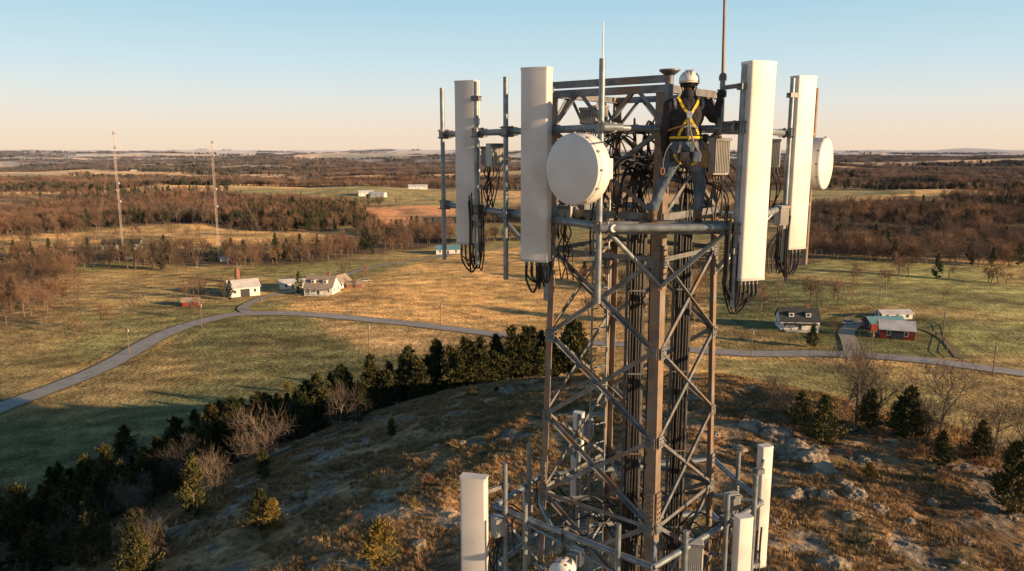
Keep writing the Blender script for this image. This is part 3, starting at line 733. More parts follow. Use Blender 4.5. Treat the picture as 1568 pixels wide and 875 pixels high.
while z<59:
    for cx in (973,1044):
        q=PT(cx,520,8.75 if cx<1000 else 8.85); mb.box(Vector((q.x,q.y+.075,z)),(X,Yv,Z),(.13,.012,.02)); mb.box(Vector((q.x,q.y-.028,z)),(X,Yv,Z),(.105,.005,.010))
    z+=1.18
for cx in (973,1044):
    q=PT(cx,520,8.75 if cx<1000 else 8.85)
    for sx in (-.12,.12): mb.bar(Vector((q.x+sx,q.y+.10,gz)),Vector((q.x+sx,q.y+.10,59.2)),.04,.01,X)
mb.obj('cable_tray',M['galv'],tw)
mb=MB()
targets=[PT(930,240,8.2),PT(880,215,8.9),PT(960,215,8.5),PT(1000,200,8.6),PT(1095,230,8.4),PT(1100,300,8.3),PT(1140,300,9),PT(850,335,8.6),PT(925,330,7.9),PT(1085,200,8.6),PT(1000,240,9.2),PT(950,300,9.5)]
for k in range(38):
    s0=random.choice(bundle); t0=random.choice(targets)+Vector((random.uniform(-.15,.15),random.uniform(-.1,.2),random.uniform(-.15,.1)))
    top=max(t0.z,s0.z+.4)+random.uniform(.0,.3)
    pts=[s0,s0+Z*random.uniform(.25,.6)+X*random.uniform(-.05,.05),Vector(((s0.x*.6+t0.x*.4),(s0.y*.6+t0.y*.4),top)),Vector((s0.x*.2+t0.x*.8,s0.y*.2+t0.y*.8,top-.05+random.uniform(-.1,.1))),t0,t0-Z*random.uniform(.1,.5)]
    mb.path(pts,random.choice((.010,.013,.017)),6,6)
mb.obj('jumper_cables',M['black'],tw,True)
# ------------------------------------------------------------ antenna mount frames
LA=Vector((.93,7.5)); LD=Vector((-.496,.868)); RA=Vector((2.2,7.6)); RD=Vector((.476,.879))
def online(px,A_,D_,y=250):
    d=ray(px,y); k=d.x/d.y
    s_=(A_.x-k*A_.y)/(k*D_.y-D_.x); q=A_+D_*s_; return q
def vpipe(mb,q,pt,pb,r=.036,off=Vector((0,0))):
    q=q+off; t=PT(784,pt,q.y); b2=PT(784,pb,q.y); mb.tube((q.x*S,q.y*S,b2.z),(q.x*S,q.y*S,t.z),r,n=14)
    return Vector((q.x*S,q.y*S,(t.z+b2.z)/2)),t.z,b2.z
def W3(q,z): return Vector((q.x*S,q.y*S,z))
def frame_rails(name,A_,D_,s0,s1,pipes,ties):
    e=empty(name,W3(A_,ZL)); mb=MB(); cl_=MB()
    for z in (ZU,ZL):
        mb.tube(W3(A_+D_*s0,z),W3(A_+D_*s1,z),.046,n=16)
    for lg,s_ in ties:
        for z in (ZU,ZL):
            mb.tube(W3(A_+D_*s_,z),leg(lg,z),.038,n=12)
        mb.tube(W3(A_+D_*s_,ZL),leg(lg,ZL-.8),.03,n=10)
    res=[]
    for px,pt,pb in pipes:
        q=online(px,A_,D_); nrm=Vector((-D_.y,D_.x)) if D_.x<0 else Vector((D_.y,-D_.x))
        if nrm.y>0: nrm=-nrm
        c_,zt,zb=vpipe(mb,q,pt,pb,off=nrm*.075); res.append(c_)
        for z in (ZU,ZL):
            pos=W3(q,z); n3=Vector((nrm.x,nrm.y,0)); d3=Vector((D_.x,D_.y,0))
            for sg in (-.105,.20): cl_.box(pos+n3*(.046+sg*.35),(d3,n3,Z),(.07,.007,.075))
            for sx in (-.05,.05):
                for sz in (-.055,.055): cl_.tube(pos+d3*sx+Z*sz-n3*.07,pos+d3*sx+Z*sz+n3*.16,.007,n=6)
    mb.obj('rails_and_pipes',M['pipe'],e,True); cl_.obj('clamps',M['galv'],e); return e,res
fe,lp=frame_rails('antenna_mount_frame',LA,LD,-.12,3.75,[(929,90,465),(847,107,460),(783,118,428),(738,125,405),(686,135,398)],[(1,.9),(1,2.2),(0,.05)])
fe2,rp=frame_rails('antenna_mount_frame',RA,RD,-.12,3.3,[(1121,100,470),(1197,120,400)],[(3,1.0),(0,.1),(3,2.4)])
e=empty('antenna_mount_frame',(1.8,8.9,ZL)); mb=MB()
mb.tube(Vector((.86*S,7.50*S-.09,ZL)),Vector((2.30*S,7.58*S-.09,ZL)),.046,n=16)
mb.tube(Vector((.86*S,7.50*S-.15,ZU)),Vector((1.05*S,7.56*S-.15,ZU)),.046,n=16)
mb.tube((1.9*S,7.62*S,ZL),leg(0,ZL),.035); mb.tube((2.2*S,7.6*S,ZU),leg(3,ZU),.035)
mb.obj('front_rails',M['pipe'],e,True)
mb=MB()
for xx,yy,z in ((.86*S,7.5*S-.09,ZL),(2.3*S,7.58*S-.09,ZL),(.86*S,7.5*S-.15,ZU)):
    sgn=-1 if xx<1.5 else 1; mb.tube((xx,yy,z),(xx+sgn*.006,yy,z),.056,n=16)
mb.angle(Vector((.95*S,7.58*S,ZL+.056)),Vector((2.2*S,7.62*S,ZL+.056)),.15,.012,Yv,-Z)
mb.obj('step_beam',M['galv'],e)
mb=MB(); q=PT(1243,250,10.8); t=PT(1243,135,10.8).z; b2=PT(1243,405,10.8).z; mb.tube((q.x,q.y,b2),(q.x,q.y,t),.036,n=12)
q2=RA+RD*3.2; 
for z in (ZU,ZL): mb.tube(W3(q2,z),(q.x,q.y,z),.036,n=10)
mb.obj('outrigger_pipe',M['brown'],fe2,True); dishpipe=Vector((q.x,q.y,0))
# ------------------------------------------------------------ panel antennas
def panel(px,ptop,pbot,Y,w,dep,az,pipe=None,cables=5,name='panel_antenna',dd=(.16,.34),seen=3):
    t=PT(px,ptop,Y); b2=PT(px,pbot,Y); c=PT(px,(ptop+pbot)/2,Y); zt,zb=t.z,b2.z
    th=math.radians(az); n3=Vector((math.sin(th),-math.cos(th),0)); u=Vector((math.cos(th),math.sin(th),0))
    c=Vector((c.x,c.y,(zt+zb)/2)); e=empty(name,c); hh=(zt-zb)/2
    prof=[]
    def rc(cx,cy,r,a0,a1,n=5):
        for i in range(n+1):
            a=math.radians(a0+(a1-a0)*i/n); prof.append((cx+r*math.cos(a),cy+r*math.sin(a)))
    r1=dep*.16; hw=w/2
    rc(hw-r1,dep/2-r1,r1,0,90); 
    prof.append((0,dep/2+.006))
    rc(-hw+r1,dep/2-r1,r1,90,180); rc(-hw+.01,-dep/2+.01,.01,180,270,2); rc(hw-.01,-dep/2+.01,.01,270,360,2)
    def ext(z0,z1,k,nm,mt):
        mb=MB(); n=len(prof); vs=[c+u*x*k+n3*y*k+Z*z for z in (z0,z1) for x,y in prof]
        mb.add(vs,[tuple(range(n-1,-1,-1)),tuple(range(n,2*n))]+[(i,(i+1)%n,n+(i+1)%n,n+i) for i in range(n)]); mb.obj(nm,mt,e,True)
    ext(-hh+.03,hh-.03,1,'radome',M['white']); ext(hh-.03,hh,1.035,'top_cap',M['white']); ext(-hh,-hh+.03,1.035,'bottom_cap',M['grey'])
    cn=MB(); cb=MB()
    for k in range(cables):
        x=(k-(cables-1)/2)*w*.8/max(1,cables-1); p0=c+u*x-Z*(hh-.002)+n3*(.02 if k%2 else -.03); cn.tube(p0,p0-Z*.06,.016,n=8)
        if pipe is not None:
            d=(pipe-c); d.z=0; dr=random.uniform(*dd); up=random.uniform(.15,.7)
            e1=Vector((pipe.x,pipe.y,c.z-hh))+Vector((random.uniform(-.12,.12),random.uniform(-.06,.12),0))
            mid=(p0+e1)/2-Z*dr; mid.z=c.z-hh-dr-.05
            cb.path([p0-Z*.05,p0-Z*(.10+dr*.45)+d*.05,mid+d*.1,e1-Z*dr*.35,e1+Z*.08,e1+Z*up,e1+Z*(up+.25)-d*.1],random.choice((.012,.015)),6,6)
    cn.obj('connectors',M['galv'],e)
    if cb.v: cb.obj('jumper_cables',M['black'],e,True)
    if pipe is not None:
        br=MB()
        for zz in (c.z+hh*.78,c.z-hh*.72):
            pp=Vector((pipe.x,pipe.y,zz)); back=Vector((c.x,c.y,zz))-n3*(dep/2)
            br.bar(back,pp,.06,.012,Z); br.bar(back+u*.06,pp+u*.04,.06,.010,Z); br.box(pp,(u,n3,Z),(.06,.05,.035)); br.box(back-n3*.012,(u,n3,Z),(.10,.012,.05))
            br.tube(pp-u*.09+Z*.02,pp+u*.09+Z*.02,.008,n=6)
        br.obj('tilt_brackets',M['galv'],e)
    return e
panel(716,124,374,9.95,.345,.17,-24,lp[3],9,dd=(.18,.42))
panel(821,104,400,8.28,.36,.19,-22,lp[1],9,dd=(.16,.40))
panel(1154,95,428,7.45,.345,.19,20,rp[0],11,dd=(.12,.42))
panel(1223,117,381,10.0,.36,.18,22,rp[1],9,dd=(.18,.45))
# ------------------------------------------------------------ dishes
def dish(c,n3,r,pipe,nm='microwave_dish'):
    n3=n3.normalized(); e=empty(nm,c); mb=MB()
    mb.lathe(c,n3,[(r*.985,-.20),(r,-.19),(r,-.012),(r*.995,0),(r*.97,.012)],56); mb.obj('shroud',M['dish'],e,True)
    mb=MB(); mb.lathe(c,n3,[(r*.965,.010),(r*.9,.022),(r*.6,.042),(r*.3,.052),(r*.02,.055)],56); mb.obj('radome',M['dish'],e,True)
    mb=MB(); mb.lathe(c,n3,[(r*.975,-.201),(r*.8,-.27),(r*.45,-.34),(r*.2,-.37),(.07,-.38),(.07,-.46)],40); mb.obj('reflector_back',M['grey'],e,True)
    mb=MB(); mb.lathe(c,n3,[(r*1.010,-.035),(r*1.010,-.024)],56); mb.obj('rim_band',M['grey'],e,True)
    mb=MB()
    for k in range(12):
        u,w=frame(n3); a=k*math.pi/6; q=c+(u*math.cos(a)+w*math.sin(a))*r*1.008-n3*.03; mb.box(q,(n3,u,w),(.018,.012,.012))
    mb.obj('rim_clips',M['galv'],e)
    mb=MB(); bk=c-n3*.45; pp=Vector((pipe.x,pipe.y,bk.z)); mb.box(bk,(n3,n3.cross(Z),Z),(.07,.07,.10)); mb.tube(bk,pp,.04,n=10)
    for dz in (-.12,.12): mb.box(pp+Z*dz,(X,Yv,Z),(.065,.065,.03)); mb.tube(pp+Z*dz,bk+Z*dz*.5,.015)
    mb.obj('mount',M['pipe'],e,True)
    mb=MB(); mb.box(bk-n3*.10+Z*.0,(n3,n3.cross(Z),Z),(.06,.09,.12)); mb.obj('radio_unit',M['white'],e,bevel=.01)
dish(PT(876,260,7.25),Vector((-.72,-.69,.0)),.395,lp[0])
dish(PT(1264,251,10.35),Vector((.80,-.60,0)),.405,dishpipe)
# ------------------------------------------------------------ radio units
def rru(px,py,Y,w,h,d,az,nm='remote_radio_unit'):
    c=PT(px,py,Y); th=math.radians(az); n3=Vector((math.sin(th),-math.cos(th),0)); u=Vector((math.cos(th),math.sin(th),0)); e=empty(nm,c)
    mb=MB(); mb.box(c,(u,n3,Z),(w/2,d/2,h/2)); mb.obj('housing',M['grey'],e,bevel=.012)
    mb=MB()
    for k in range(9): mb.box(c+u*(k-4)*w*.105+n3*(d/2+.012),(u,n3,Z),(.004,.014,h*.43))
    mb.obj('cooling_fins',M['grey'],e)
    mb=MB(); mb.box(c+n3*(d/2+.03)+Z*(h/2-.02),(u,n3,Z),(w*.5,.012,.02)); mb.box(c-n3*(d/2+.03),(u,n3,Z),(w*.3,.03,h*.4)); mb.obj('bracket',M['galv'],e)
    mb=MB()
    for k in range(4):
        p0=c+u*(k-1.5)*w*.2-Z*h/2; mb.path([p0,p0-Z*.12+u*random.uniform(-.03,.03),p0-Z*.35+u*random.uniform(-.15,.1)-n3*.1,p0-Z*.75-n3*.1+u*random.uniform(-.1,.1)],.010,6,5)
    mb.obj('cables',M['black'],e,True)
rru(757,238,9.6,.22,.34,.14,30); rru(748,240,9.85,.14,.3,.16,-30); rru(903,178,9.0,.25,.22,.14,-20); rru(1100,240,8.3,.22,.46,.16,15); rru(1184,235,9.9,.2,.42,.15,-15); rru(918,178,9.6,.22,.3,.1,20); rru(1196,330,9.8,.16,.3,.12,20); rru(1068,228,9.3,.25,.4,.14,0)
rru(866,330,8.6,.16,.26,.12,-20)
# whips
e=empty('whip_antenna',PT(1108,125,7.7)); mb=MB(); a=PT(1104,205,7.75); b2=PT(1107,118,7.75); t=PT(1111,-60,7.75)
mb.tube(a,b2,.032,n=12); mb.obj('base_tube',M['pipe'],e,True); mb=MB(); mb.tube(b2,t,.020,.013,n=10); mb.obj('mast_rod',M['brown'],e,True)
mb=MB(); mb.lathe(b2-Z*.04,Z,[(.045,0),(.045,.05),(.03,.08)],16); mb.bar(PT(1104,190,7.75),Vector((rp[0].x,rp[0].y,PT(1104,190,7.75).z)),.05,.015,Z); mb.bar(PT(1105,135,7.75),Vector((rp[0].x,rp[0].y,PT(1104,135,7.75).z)),.05,.015,Z); mb.obj('collar_and_brackets',M['galv'],e,True)
whip=(a,b2)
e=empty('lightning_rod',(lp[0].x,lp[0].y,60.9)); mb=MB(); t=PT(925,32,7.45); mb.tube((lp[0].x,lp[0].y,PT(929,96,7.45).z),(t.x,lp[0].y,t.z),.010,.005,n=6); mb.obj('rod',M['white'],e,True)
# ------------------------------------------------------------ lower platform
e=empty('antenna_mount_frame',PT(1000,860,7.4)); mb=MB(); zl=60-4.32*S
c0=PT(1000,862,7.4); c1=PT(757,785,8.8); c2=PT(1165,795,8.9); c3=PT(830,725,9.7)
for v in (c0,c1,c2,c3): v.z=zl
c4=Vector((c2.x-.3,c2.y+1.6,zl))
for dz in (0,-.95):
    for p_,q_ in ((c1,c0),(c0,c2),(c1,c3),(c3,c4),(c4,c2)): mb.tube(p_+Z*dz,q_+Z*dz,.042,n=12)
    for lg,c_ in ((0,c0),(1,c1.lerp(c0,.4)),(1,c3),(3,c2),(2,c4)): mb.tube(leg(lg,zl+dz),c_+Z*dz,.034,n=10)
for p_,h0,h1 in ((c1.lerp(c0,.08),.75,-1.6),(c1.lerp(c0,.22),.25,-1.4),(c1.lerp(c0,.8),.45,-1.5),(c0.lerp(c2,.25),.3,-1.4),(c0.lerp(c2,.62),.5,-1.4),(c0.lerp(c2,.9),.55,-1.4),(c1.lerp(c3,.7),.7,-1.3),(c3.lerp(c4,.2),1.0,-1.2),(c4.lerp(c2,.5),.5,-1.2)):
    mb.tube(p_+Z*h1-Yv*.08,p_+Z*h0-Yv*.08,.034,n=12)
mb.tube(c1,c0.lerp(c2,.3)-Z*.95,.02); mb.tube(leg(1,zl-.9),c1,.025); mb.tube(leg(0,zl-.95),c0.lerp(c2,.5),.025)
mb.obj('lower_rails',M['pipe'],e,True)
mb=MB()
for k in range(16):
    s0=Vector((bundle[k%18].x,bundle[k%18].y,zl-.3-random.random()*.5)); t0=random.choice((c1.lerp(c0,.1),c1.lerp(c0,.5),c0.lerp(c2,.6),c0.lerp(c2,.9),c3))+Vector((random.uniform(-.1,.1),random.uniform(-.1,.1),random.uniform(-.1,.2)))
    mb.path([s0,s0.lerp(t0,.3)+Z*random.uniform(.1,.4),s0.lerp(t0,.7)-Z*random.uniform(.0,.25),t0,t0-Z*.5],.011,6,6)
mb.obj('platform_cables',M['black'],e,True)
panel(727,729,1010,8.35,.36,.17,-14,c1.lerp(c0,.08)+Z*-.5,5)
panel(1167,682,866,9.2,.19,.14,18,c0.lerp(c2,.95)-Z*.2,3)
panel(1133,790,1010,8.0,.22,.14,16,c0.lerp(c2,.62)-Z*.5,4)
panel(886,631,692,10.4,.17,.12,-20,None,2); panel(881,700,775,10.3,.15,.12,-20,None,2)
rru(762,805,8.6,.16,.3,.14,30); rru(1120,770,8.9,.2,.3,.14,20); rru(808,770,9.6,.14,.45,.12,10); rru(1062,850,7.9,.24,.4,.16,-10); rru(900,655,10.2,.18,.3,.12,0)
dish(PT(856,880,8.0),Vector((-.5,-.85,0)),.16,c1.lerp(c0,.5))
# ------------------------------------------------------------ WORKER
wk=empty('tower_worker',(PT(1050,345,7.62).x,7.62*S,ZL))
YW=7.60
zsole=ZL+.060
def pj(px,py,dy=0): return PT(px,py,YW)+Vector((0,dy,0))
J=dict(head=pj(1056,127,.02),neck0=pj(1054,150,.0),neck1=pj(1055,139,.01),
 shL=pj(1027,161),shR=pj(1081,161),elL=pj(1019,198,.04),wrL=pj(1023,229,.16),elR=pj(1097,180,.12),wrR=pj(1107,155,.13),
 hipL=pj(1038,228),hipR=pj(1063,228),knL=pj(1015,286,.10),knR=pj(1074,287,.07))
J['anL']=pj(1000,330,.03); J['anR']=pj(1069,330,.03); J['anL'].z=zsole+.10; J['anR'].z=zsole+.10
def sph(bm,c,r,sc_=(1,1,1),rot=None,seg=20):
    ret=bmesh.ops.create_uvsphere(bm,u_segments=seg,v_segments=seg//2+2,radius=1)
    m=Matrix.Translation(c)@(rot.to_4x4() if rot else Matrix.Identity(4))@Matrix.Diagonal((r*sc_[0],r*sc_[1],r*sc_[2],1))
    bmesh.ops.transform(bm,matrix=m,verts=ret['verts'])
def cap(bm,p,q,r1,r2):
    sph(bm,p,r1); sph(bm,q,r2)
    d=q-p; ret=bmesh.ops.create_cone(bm,cap_ends=True,segments=20,radius1=r1,radius2=r2,depth=d.length)
    m=Matrix.Translation((p+q)/2)@d.to_track_quat('Z','Y').to_matrix().to_4x4(); bmesh.ops.transform(bm,matrix=m,verts=ret['verts'])
def remesh(bm,name,vox,sm,mats,parent=wk):
    me=bpy.data.meshes.new(name+'_raw'); bm.to_mesh(me); bm.free(); o=bpy.data.objects.new(name+'_raw',me)
    sc.collection.objects.link(o)
    r=o.modifiers.new('r','REMESH'); r.mode='VOXEL'; r.voxel_size=vox
    s_=o.modifiers.new('s','SMOOTH'); s_.factor=.5; s_.iterations=sm
    bpy.context.view_layer.update(); dg=bpy.context.evaluated_depsgraph_get(); m2=bpy.data.meshes.new_from_object(o.evaluated_get(dg)); m2.name=name
    bpy.data.objects.remove(o,do_unlink=True)
    m2.materials.clear()
    for m in mats: m2.materials.append(m)
    for p in m2.polygons: p.use_smooth=True
    return newobj(name,m2,parent)
segs=[]
bm=bmesh.new()
def seg(p,q,r1,r2,mi): cap(bm,p,q,r1,r2); segs.append((p,q,mi,(r1+r2)/2))
chest=pj(1053,176,.0); belly=pj(1051,203,.0); pel=pj(1050,222,.0)
sph(bm,chest,1,(.195,.140,.20)); sph(bm,belly,1,(.172,.132,.19)); sph(bm,pel,1,(.170,.132,.13))
segs.append((chest,belly+Z*.02,0,.17)); segs.append((pel-Z*.01,pel-Z*.05,1,.15))
seg(J['shL']+X*.03,J['shR']-X*.03,.080,.080,0)
seg(J['neck0'],J['neck1'],.076,.062,0)
seg(J['shL'],J['elL'],.074,.060,0); seg(J['elL'],J['wrL'],.060,.044,0)
seg(J['shR'],J['elR'],.074,.062,0); seg(J['elR'],J['wrR'],.060,.044,0)
seg(J['hipL'],J['knL'],.102,.070,1); seg(J['knL'],J['anL'],.068,.054,1)
seg(J['hipR'],J['knR'],.102,.070,1); seg(J['knR'],J['anR'],.068,.054,1)
for k,tx in (('L',-.05),('R',.04)):
    a=J['an'+k]; heel=Vector((a.x,a.y-.055,zsole+.045)); toe=Vector((a.x+tx,a.y+.17,zsole+.040))
    seg(heel,toe,.045,.042,2); seg(a+Z*.07,a-Z*.03,.058,.052,2)
body=remesh(bm,'body',.012,5,[M['jacket'],M['jeans'],M['boot']])
def sd(p,a,b2):
    ab=b2-a; t=max(0,min(1,(p-a).dot(ab)/max(ab.length_squared,1e-9))); return (p-a-ab*t).length
bme=body.data
for v in bme.vertices:
    n_=noise.noise(v.co*11)*.012+noise.noise(Vector((v.co.x*30,v.co.y*30,v.co.z*16)))*.009
    v.co+=v.normal*n_
zb=pel.z+.035
for p in bme.polygons:
    c=p.center; best=min(segs,key=lambda s_: sd(c,s_[0],s_[1])-s_[3]); mi=best[2]
    if mi==0 and best[3]>.14 and c.z<zb: mi=1
    if mi==1 and best[3]>.1 and c.z>zb: mi=0
    if mi: mi=2 if c.z<zsole+.125 else 1
    p.material_index=mi
bvh=BVHTree.FromPolygons([v.co for v in bme.vertices],[tuple(p.vertices) for p in bme.polygons])
mb=MB()
for k,tx in (('L',-.05),('R',.04)):
    a=J['an'+k]; d=Vector((tx,.225,0)).normalized(); mb.box(Vector((a.x+tx*.4,a.y+.055,zsole+.010)),(d,d.cross(Z),Z),(.155,.047,.012))
mb.obj('boot_soles',M['black'],wk,bevel=.008)
hd=J['head']; fdir=Vector((.35,.93,-.02)).normalized(); fs=fdir.cross(Z).normalized()
rotm=Matrix((fs,fdir,Z)).transposed()
bm=bmesh.new(); sph(bm,hd,1,(.077,.098,.105),rotm); sph(bm,hd+fdir*.03-Z*.055,1,(.055,.062,.06),rotm); cap(bm,hd-Z*.05,J['neck1']-Z*.02,.056,.058)
sph(bm,hd+fdir*.102-Z*.02,1,(.014,.020,.022),rotm)
for sg in (-1,1): sph(bm,hd+fs*sg*.079-Z*.01-fdir*.005,1,(.012,.020,.032),rotm)
sph(bm,hd+fdir*.088-Z*.058,1,(.024,.012,.012),rotm); sph(bm,hd+fdir*.085+Z*.018,1,(.05,.014,.010),rotm)
h=remesh(bm,'head',.007,3,[M['skin'],M['hair']])
for p in h.data.polygons:
    q=p.center-hd; f=q.dot(fdir)
    if (f<-.01 and q.z>-.055) or (f>.02 and q.z<-.048 and abs(q.dot(fs))<.06 and not(abs(q.z+.058)<.008 and f>.085)): p.material_index=1
mb=MB()
for sg in (-1,1): mb.lathe(hd+fdir*.086+fs*sg*.032+Z*.002,fdir,[(.011,0),(.010,.005),(.004,.009)],10)
mb.obj('eyes',M['helm'],wk,True); mb=MB()
for sg in (-1,1): mb.lathe(hd+fdir*.094+fs*sg*.032+Z*.002,fdir,[(.005,0),(.004,.002)],8)
mb.obj('pupils',M['hair'],wk)
vs=[];fc=[];nu=32;nv=12;hc=hd+Z*.028
for i in range(nv+1):
    ph=math.pi/2*i/nv*1.12
    for k in range(nu):
        a=2*math.pi*k/nu; ca_,sa_=math.cos(a),math.sin(a); x=.115*ca_*math.sin(ph) if i else 0; y=.142*sa_*math.sin(ph) if i else 0; z=.112*math.cos(ph)
        vent=.004*math.cos(a*6) if 3<i<9 else 0
        vs.append(hc+rotm@Vector((x*(1+vent*6),y*(1+vent*6),z)))
for i in range(nv):
    for k in range(nu): fc.append((i*nu+k,i*nu+(k+1)%nu,(i+1)*nu+(k+1)%nu,(i+1)*nu+k))
mb=MB(); mb.add(vs,fc); o=mb.obj('helmet_shell',M['helm'],wk,True); sm=o.modifiers.new('s','SOLIDIFY'); sm.thickness=.006
mb=MB(); vs=[]
for k in range(nu):
    a=2*math.pi*k/nu; f=math.sin(a); ext_=.012+max(0,f)**3*.045
    b0=rotm@Vector((.110*math.cos(a),.136*math.sin(a),-.022)); b1=rotm@Vector(((.110+ext_*.5)*math.cos(a),(.136+ext_)*math.sin(a),-.032))
    vs+=[hc+b0,hc+b1]
mb.add(vs,[(2*k,2*k+1,(2*k+3)%(2*nu),(2*k+2)%(2*nu)) for k in range(nu)]); o=mb.obj('helmet_brim',M['helm'],wk,True); sm=o.modifiers.new('s','SOLIDIFY'); sm.thickness=.006
mb=MB()
for sx in (-.035,0,.035): mb.path([hc+rotm@Vector((sx,.13*math.sin(t),.116*math.cos(t))) for t in np.linspace(-1.2,1.2,12)],.006,6,1)
mb.obj('helmet_ridges',M['strapg'],wk,True)
mb=MB()
for sg in (-1,1):
    mb.path([hc+rotm@Vector((sg*.098,-.03,-.02)),hd+rotm@Vector((sg*.086,.0,-.05)),hd+rotm@Vector((sg*.05,.05,-.115)),hd+rotm@Vector((0,.07,-.122))],.006,6,4)
    mb.path([hc+rotm@Vector((sg*.07,-.10,-.02)),hd+rotm@Vector((sg*.07,-.07,-.05)),hd+rotm@Vector((sg*.082,.0,-.06))],.006,6,4)
mb.path([hd+rotm@Vector((.09*math.cos(a),-.105+.03*abs(math.cos(a)),-.035)) for a in np.linspace(0,math.pi,9)],.010,6,1)
mb.obj('chin_strap',M['black'],wk,True)
mb=MB(); c=J['neck1']-Z*.035; mb.lathe(c,Vector((0,.08,1)),[(.092,-.04),(.082,.0),(.076,.03),(.068,.035),(.068,-.02)],24); mb.obj('collar',M['jacket'],wk,True)
def strap(pxs,w,mat,name,off=.006,dirn=Yv,th=.004):
    pts=[PT(a,b2,YW) for a,b2 in pxs]; pts=catmull(pts,.02); out=[]
    for q in pts:
        o=q-dirn*1.0; hit=bvh.ray_cast(o,dirn)
        if hit[0] is None: continue
        out.append((hit[0],hit[1]))
    mb=MB(); vs=[]
    for i,(q,n_) in enumerate(out):
        t=(out[min(i+1,len(out)-1)][0]-out[max(i-1,0)][0]).normalized(); n_=(n_-t*n_.dot(t)).normalized(); s_=t.cross(n_).normalized()
        for a,b2 in ((-1,off),(1,off),(1,off+th),(-1,off+th)): vs.append(q+s_*a*w/2+n_*b2)
    fc=[]
    for i in range(len(out)-1):
        for k in range(4): fc.append((i*4+k,i*4+(k+1)%4,i*4+4+(k+1)%4,i*4+4+k))
    if out: mb.add(vs,fc); mb.obj(name,mat,wk)
strap([(1037,150),(1042,163),(1050,178),(1060,194),(1067,208)],.030,M['yellow'],'harness_strap_back_1')
strap([(1070,150),(1062,163),(1052,178),(1043,194),(1037,208)],.030,M['yellow'],'harness_strap_back_2',.011)
strap([(1050,178),(1051,195),(1051,215)],.034,M['strapg'],'dorsal_strap',.016)
strap([(1040,197),(1050,194),(1063,197)],.022,M['strapg'],'harness_cross_strap',.017)
strap([(1032,152),(1032,160),(1034,168)],.03,M['strapg'],'shoulder_pad_1',.006); strap([(1074,152),(1074,160),(1072,168)],.03,M['strapg'],'shoulder_pad_2',.006)
strap([(1030,236),(1036,246),(1044,252)],.028,M['yellow'],'leg_loop_1'); strap([(1074,236),(1068,246),(1058,252)],.028,M['yellow'],'leg_loop_2')
strap([(1040,215),(1038,228),(1034,240)],.03,M['strapg'],'seat_strap_1'); strap([(1061,215),(1064,228),(1068,240)],.03,M['strapg'],'seat_strap_2')
def belt(z,w,mat,name,off=.008,cx=pel):
    vs=[];n=40;mb=MB(); c=Vector((cx.x,cx.y,z))
    for i in range(n):
        a=2*math.pi*i/n; d=Vector((math.cos(a),math.sin(a),0)); hit=bvh.ray_cast(c,d); r=min((hit[0]-c).length if hit[0] else .17,.2)+off
        for b2,h_ in ((0,-w/2),(0,w/2),(.008,w/2),(.008,-w/2)): vs.append(c+d*(r+b2)+Z*h_)
    fc=[]
    for i in range(n):
        for k in range(4): j2=(i+1)%n; fc.append((i*4+k,i*4+(k+1)%4,j2*4+(k+1)%4,j2*4+k))
    mb.add(vs,fc); mb.obj(name,mat,wk,True)
belt(pj(1050,212).z,.075,M['jacket'],'waist_pad',.010); belt(pj(1050,211).z,.026,M['yellow'],'waist_belt',.018)
mb=MB(); q=pj(1051,179,-.16); mb.lathe(q,Yv,[(.030,0),(.030,.008)],16); mb.box(q+Z*.03+Yv*.01,(X,Yv,Z),(.03,.006,.025)); mb.obj('dorsal_d_ring',M['steelb'],wk)
mb=MB(); mb.path([q-Z*.02,q-Z*.1-Yv*.03,pj(1053,205,-.17),pj(1058,222,-.17),pj(1066,232,-.15)],.010,8,6); mb.obj('lanyard_pack',M['strapg'],wk,True)
def bag(c,w,d,h,name,mat):
    bm=bmesh.new(); bmesh.ops.create_cube(bm,size=1); bmesh.ops.subdivide_edges(bm,edges=bm.edges,cuts=5,use_grid_fill=True)
    for v in bm.verts:
        x,y,z=v.co; k=1-.22*(z+.5)*.6+.08*math.sin(z*5); v.co=Vector((x*w*k,y*d*k,z*h))+noise.noise_vector(v.co*3+c)*.012
    me=bpy.data.meshes.new(name); bm.to_mesh(me); bm.free(); me.transform(Matrix.Translation(c)); me.materials.append(mat); o=newobj(name,me,wk); s_=o.modifiers.new('s','SUBSURF'); s_.levels=s_.render_levels=1
    for p in me.polygons: p.use_smooth=True
bag(pj(1077,243,-.02),.11,.13,.21,'tool_bag',M['tan']); bag(pj(1062,240,-.145),.10,.07,.12,'tool_pouch',M['jeans']); bag(pj(1044,240,-.13),.13,.06,.10,'rear_pouch',M['jacket']); bag(pj(1028,238,-.02),.07,.11,.14,'side_pouch',M['jacket'])
mb=MB()
for k in range(3):
    q=pj(1074+k*4,226,-.05+.03*k); mb.tube(q-Z*.03,q+Z*.06,.008,n=6)
mb.obj('tools',M['orange'],wk)
mb=MB(); mb.path([pj(1032,216,-.06),pj(1020,226,-.10),pj(1014,245,-.08),pj(1013,260,-.05),pj(1010,250,.05),pj(1012,236,.3)],.006,7,7)
mb.path([pj(1072,216,-.05),pj(1083,232,-.1),pj(1086,262,-.1),pj(1081,270,-.05),pj(1078,250,-.02)],.006,7,7); mb.obj('positioning_lanyard',M['strapg'],wk,True)
mb=MB(); 
for q in (pj(1013,262,-.06),pj(1083,268,-.08)):
    mb.path([q+Vector((.022*math.cos(a),0,.04*math.sin(a))) for a in np.linspace(0,6.28,14)],.006,6,1)
mb.obj('carabiners',M['orange'],wk,True)
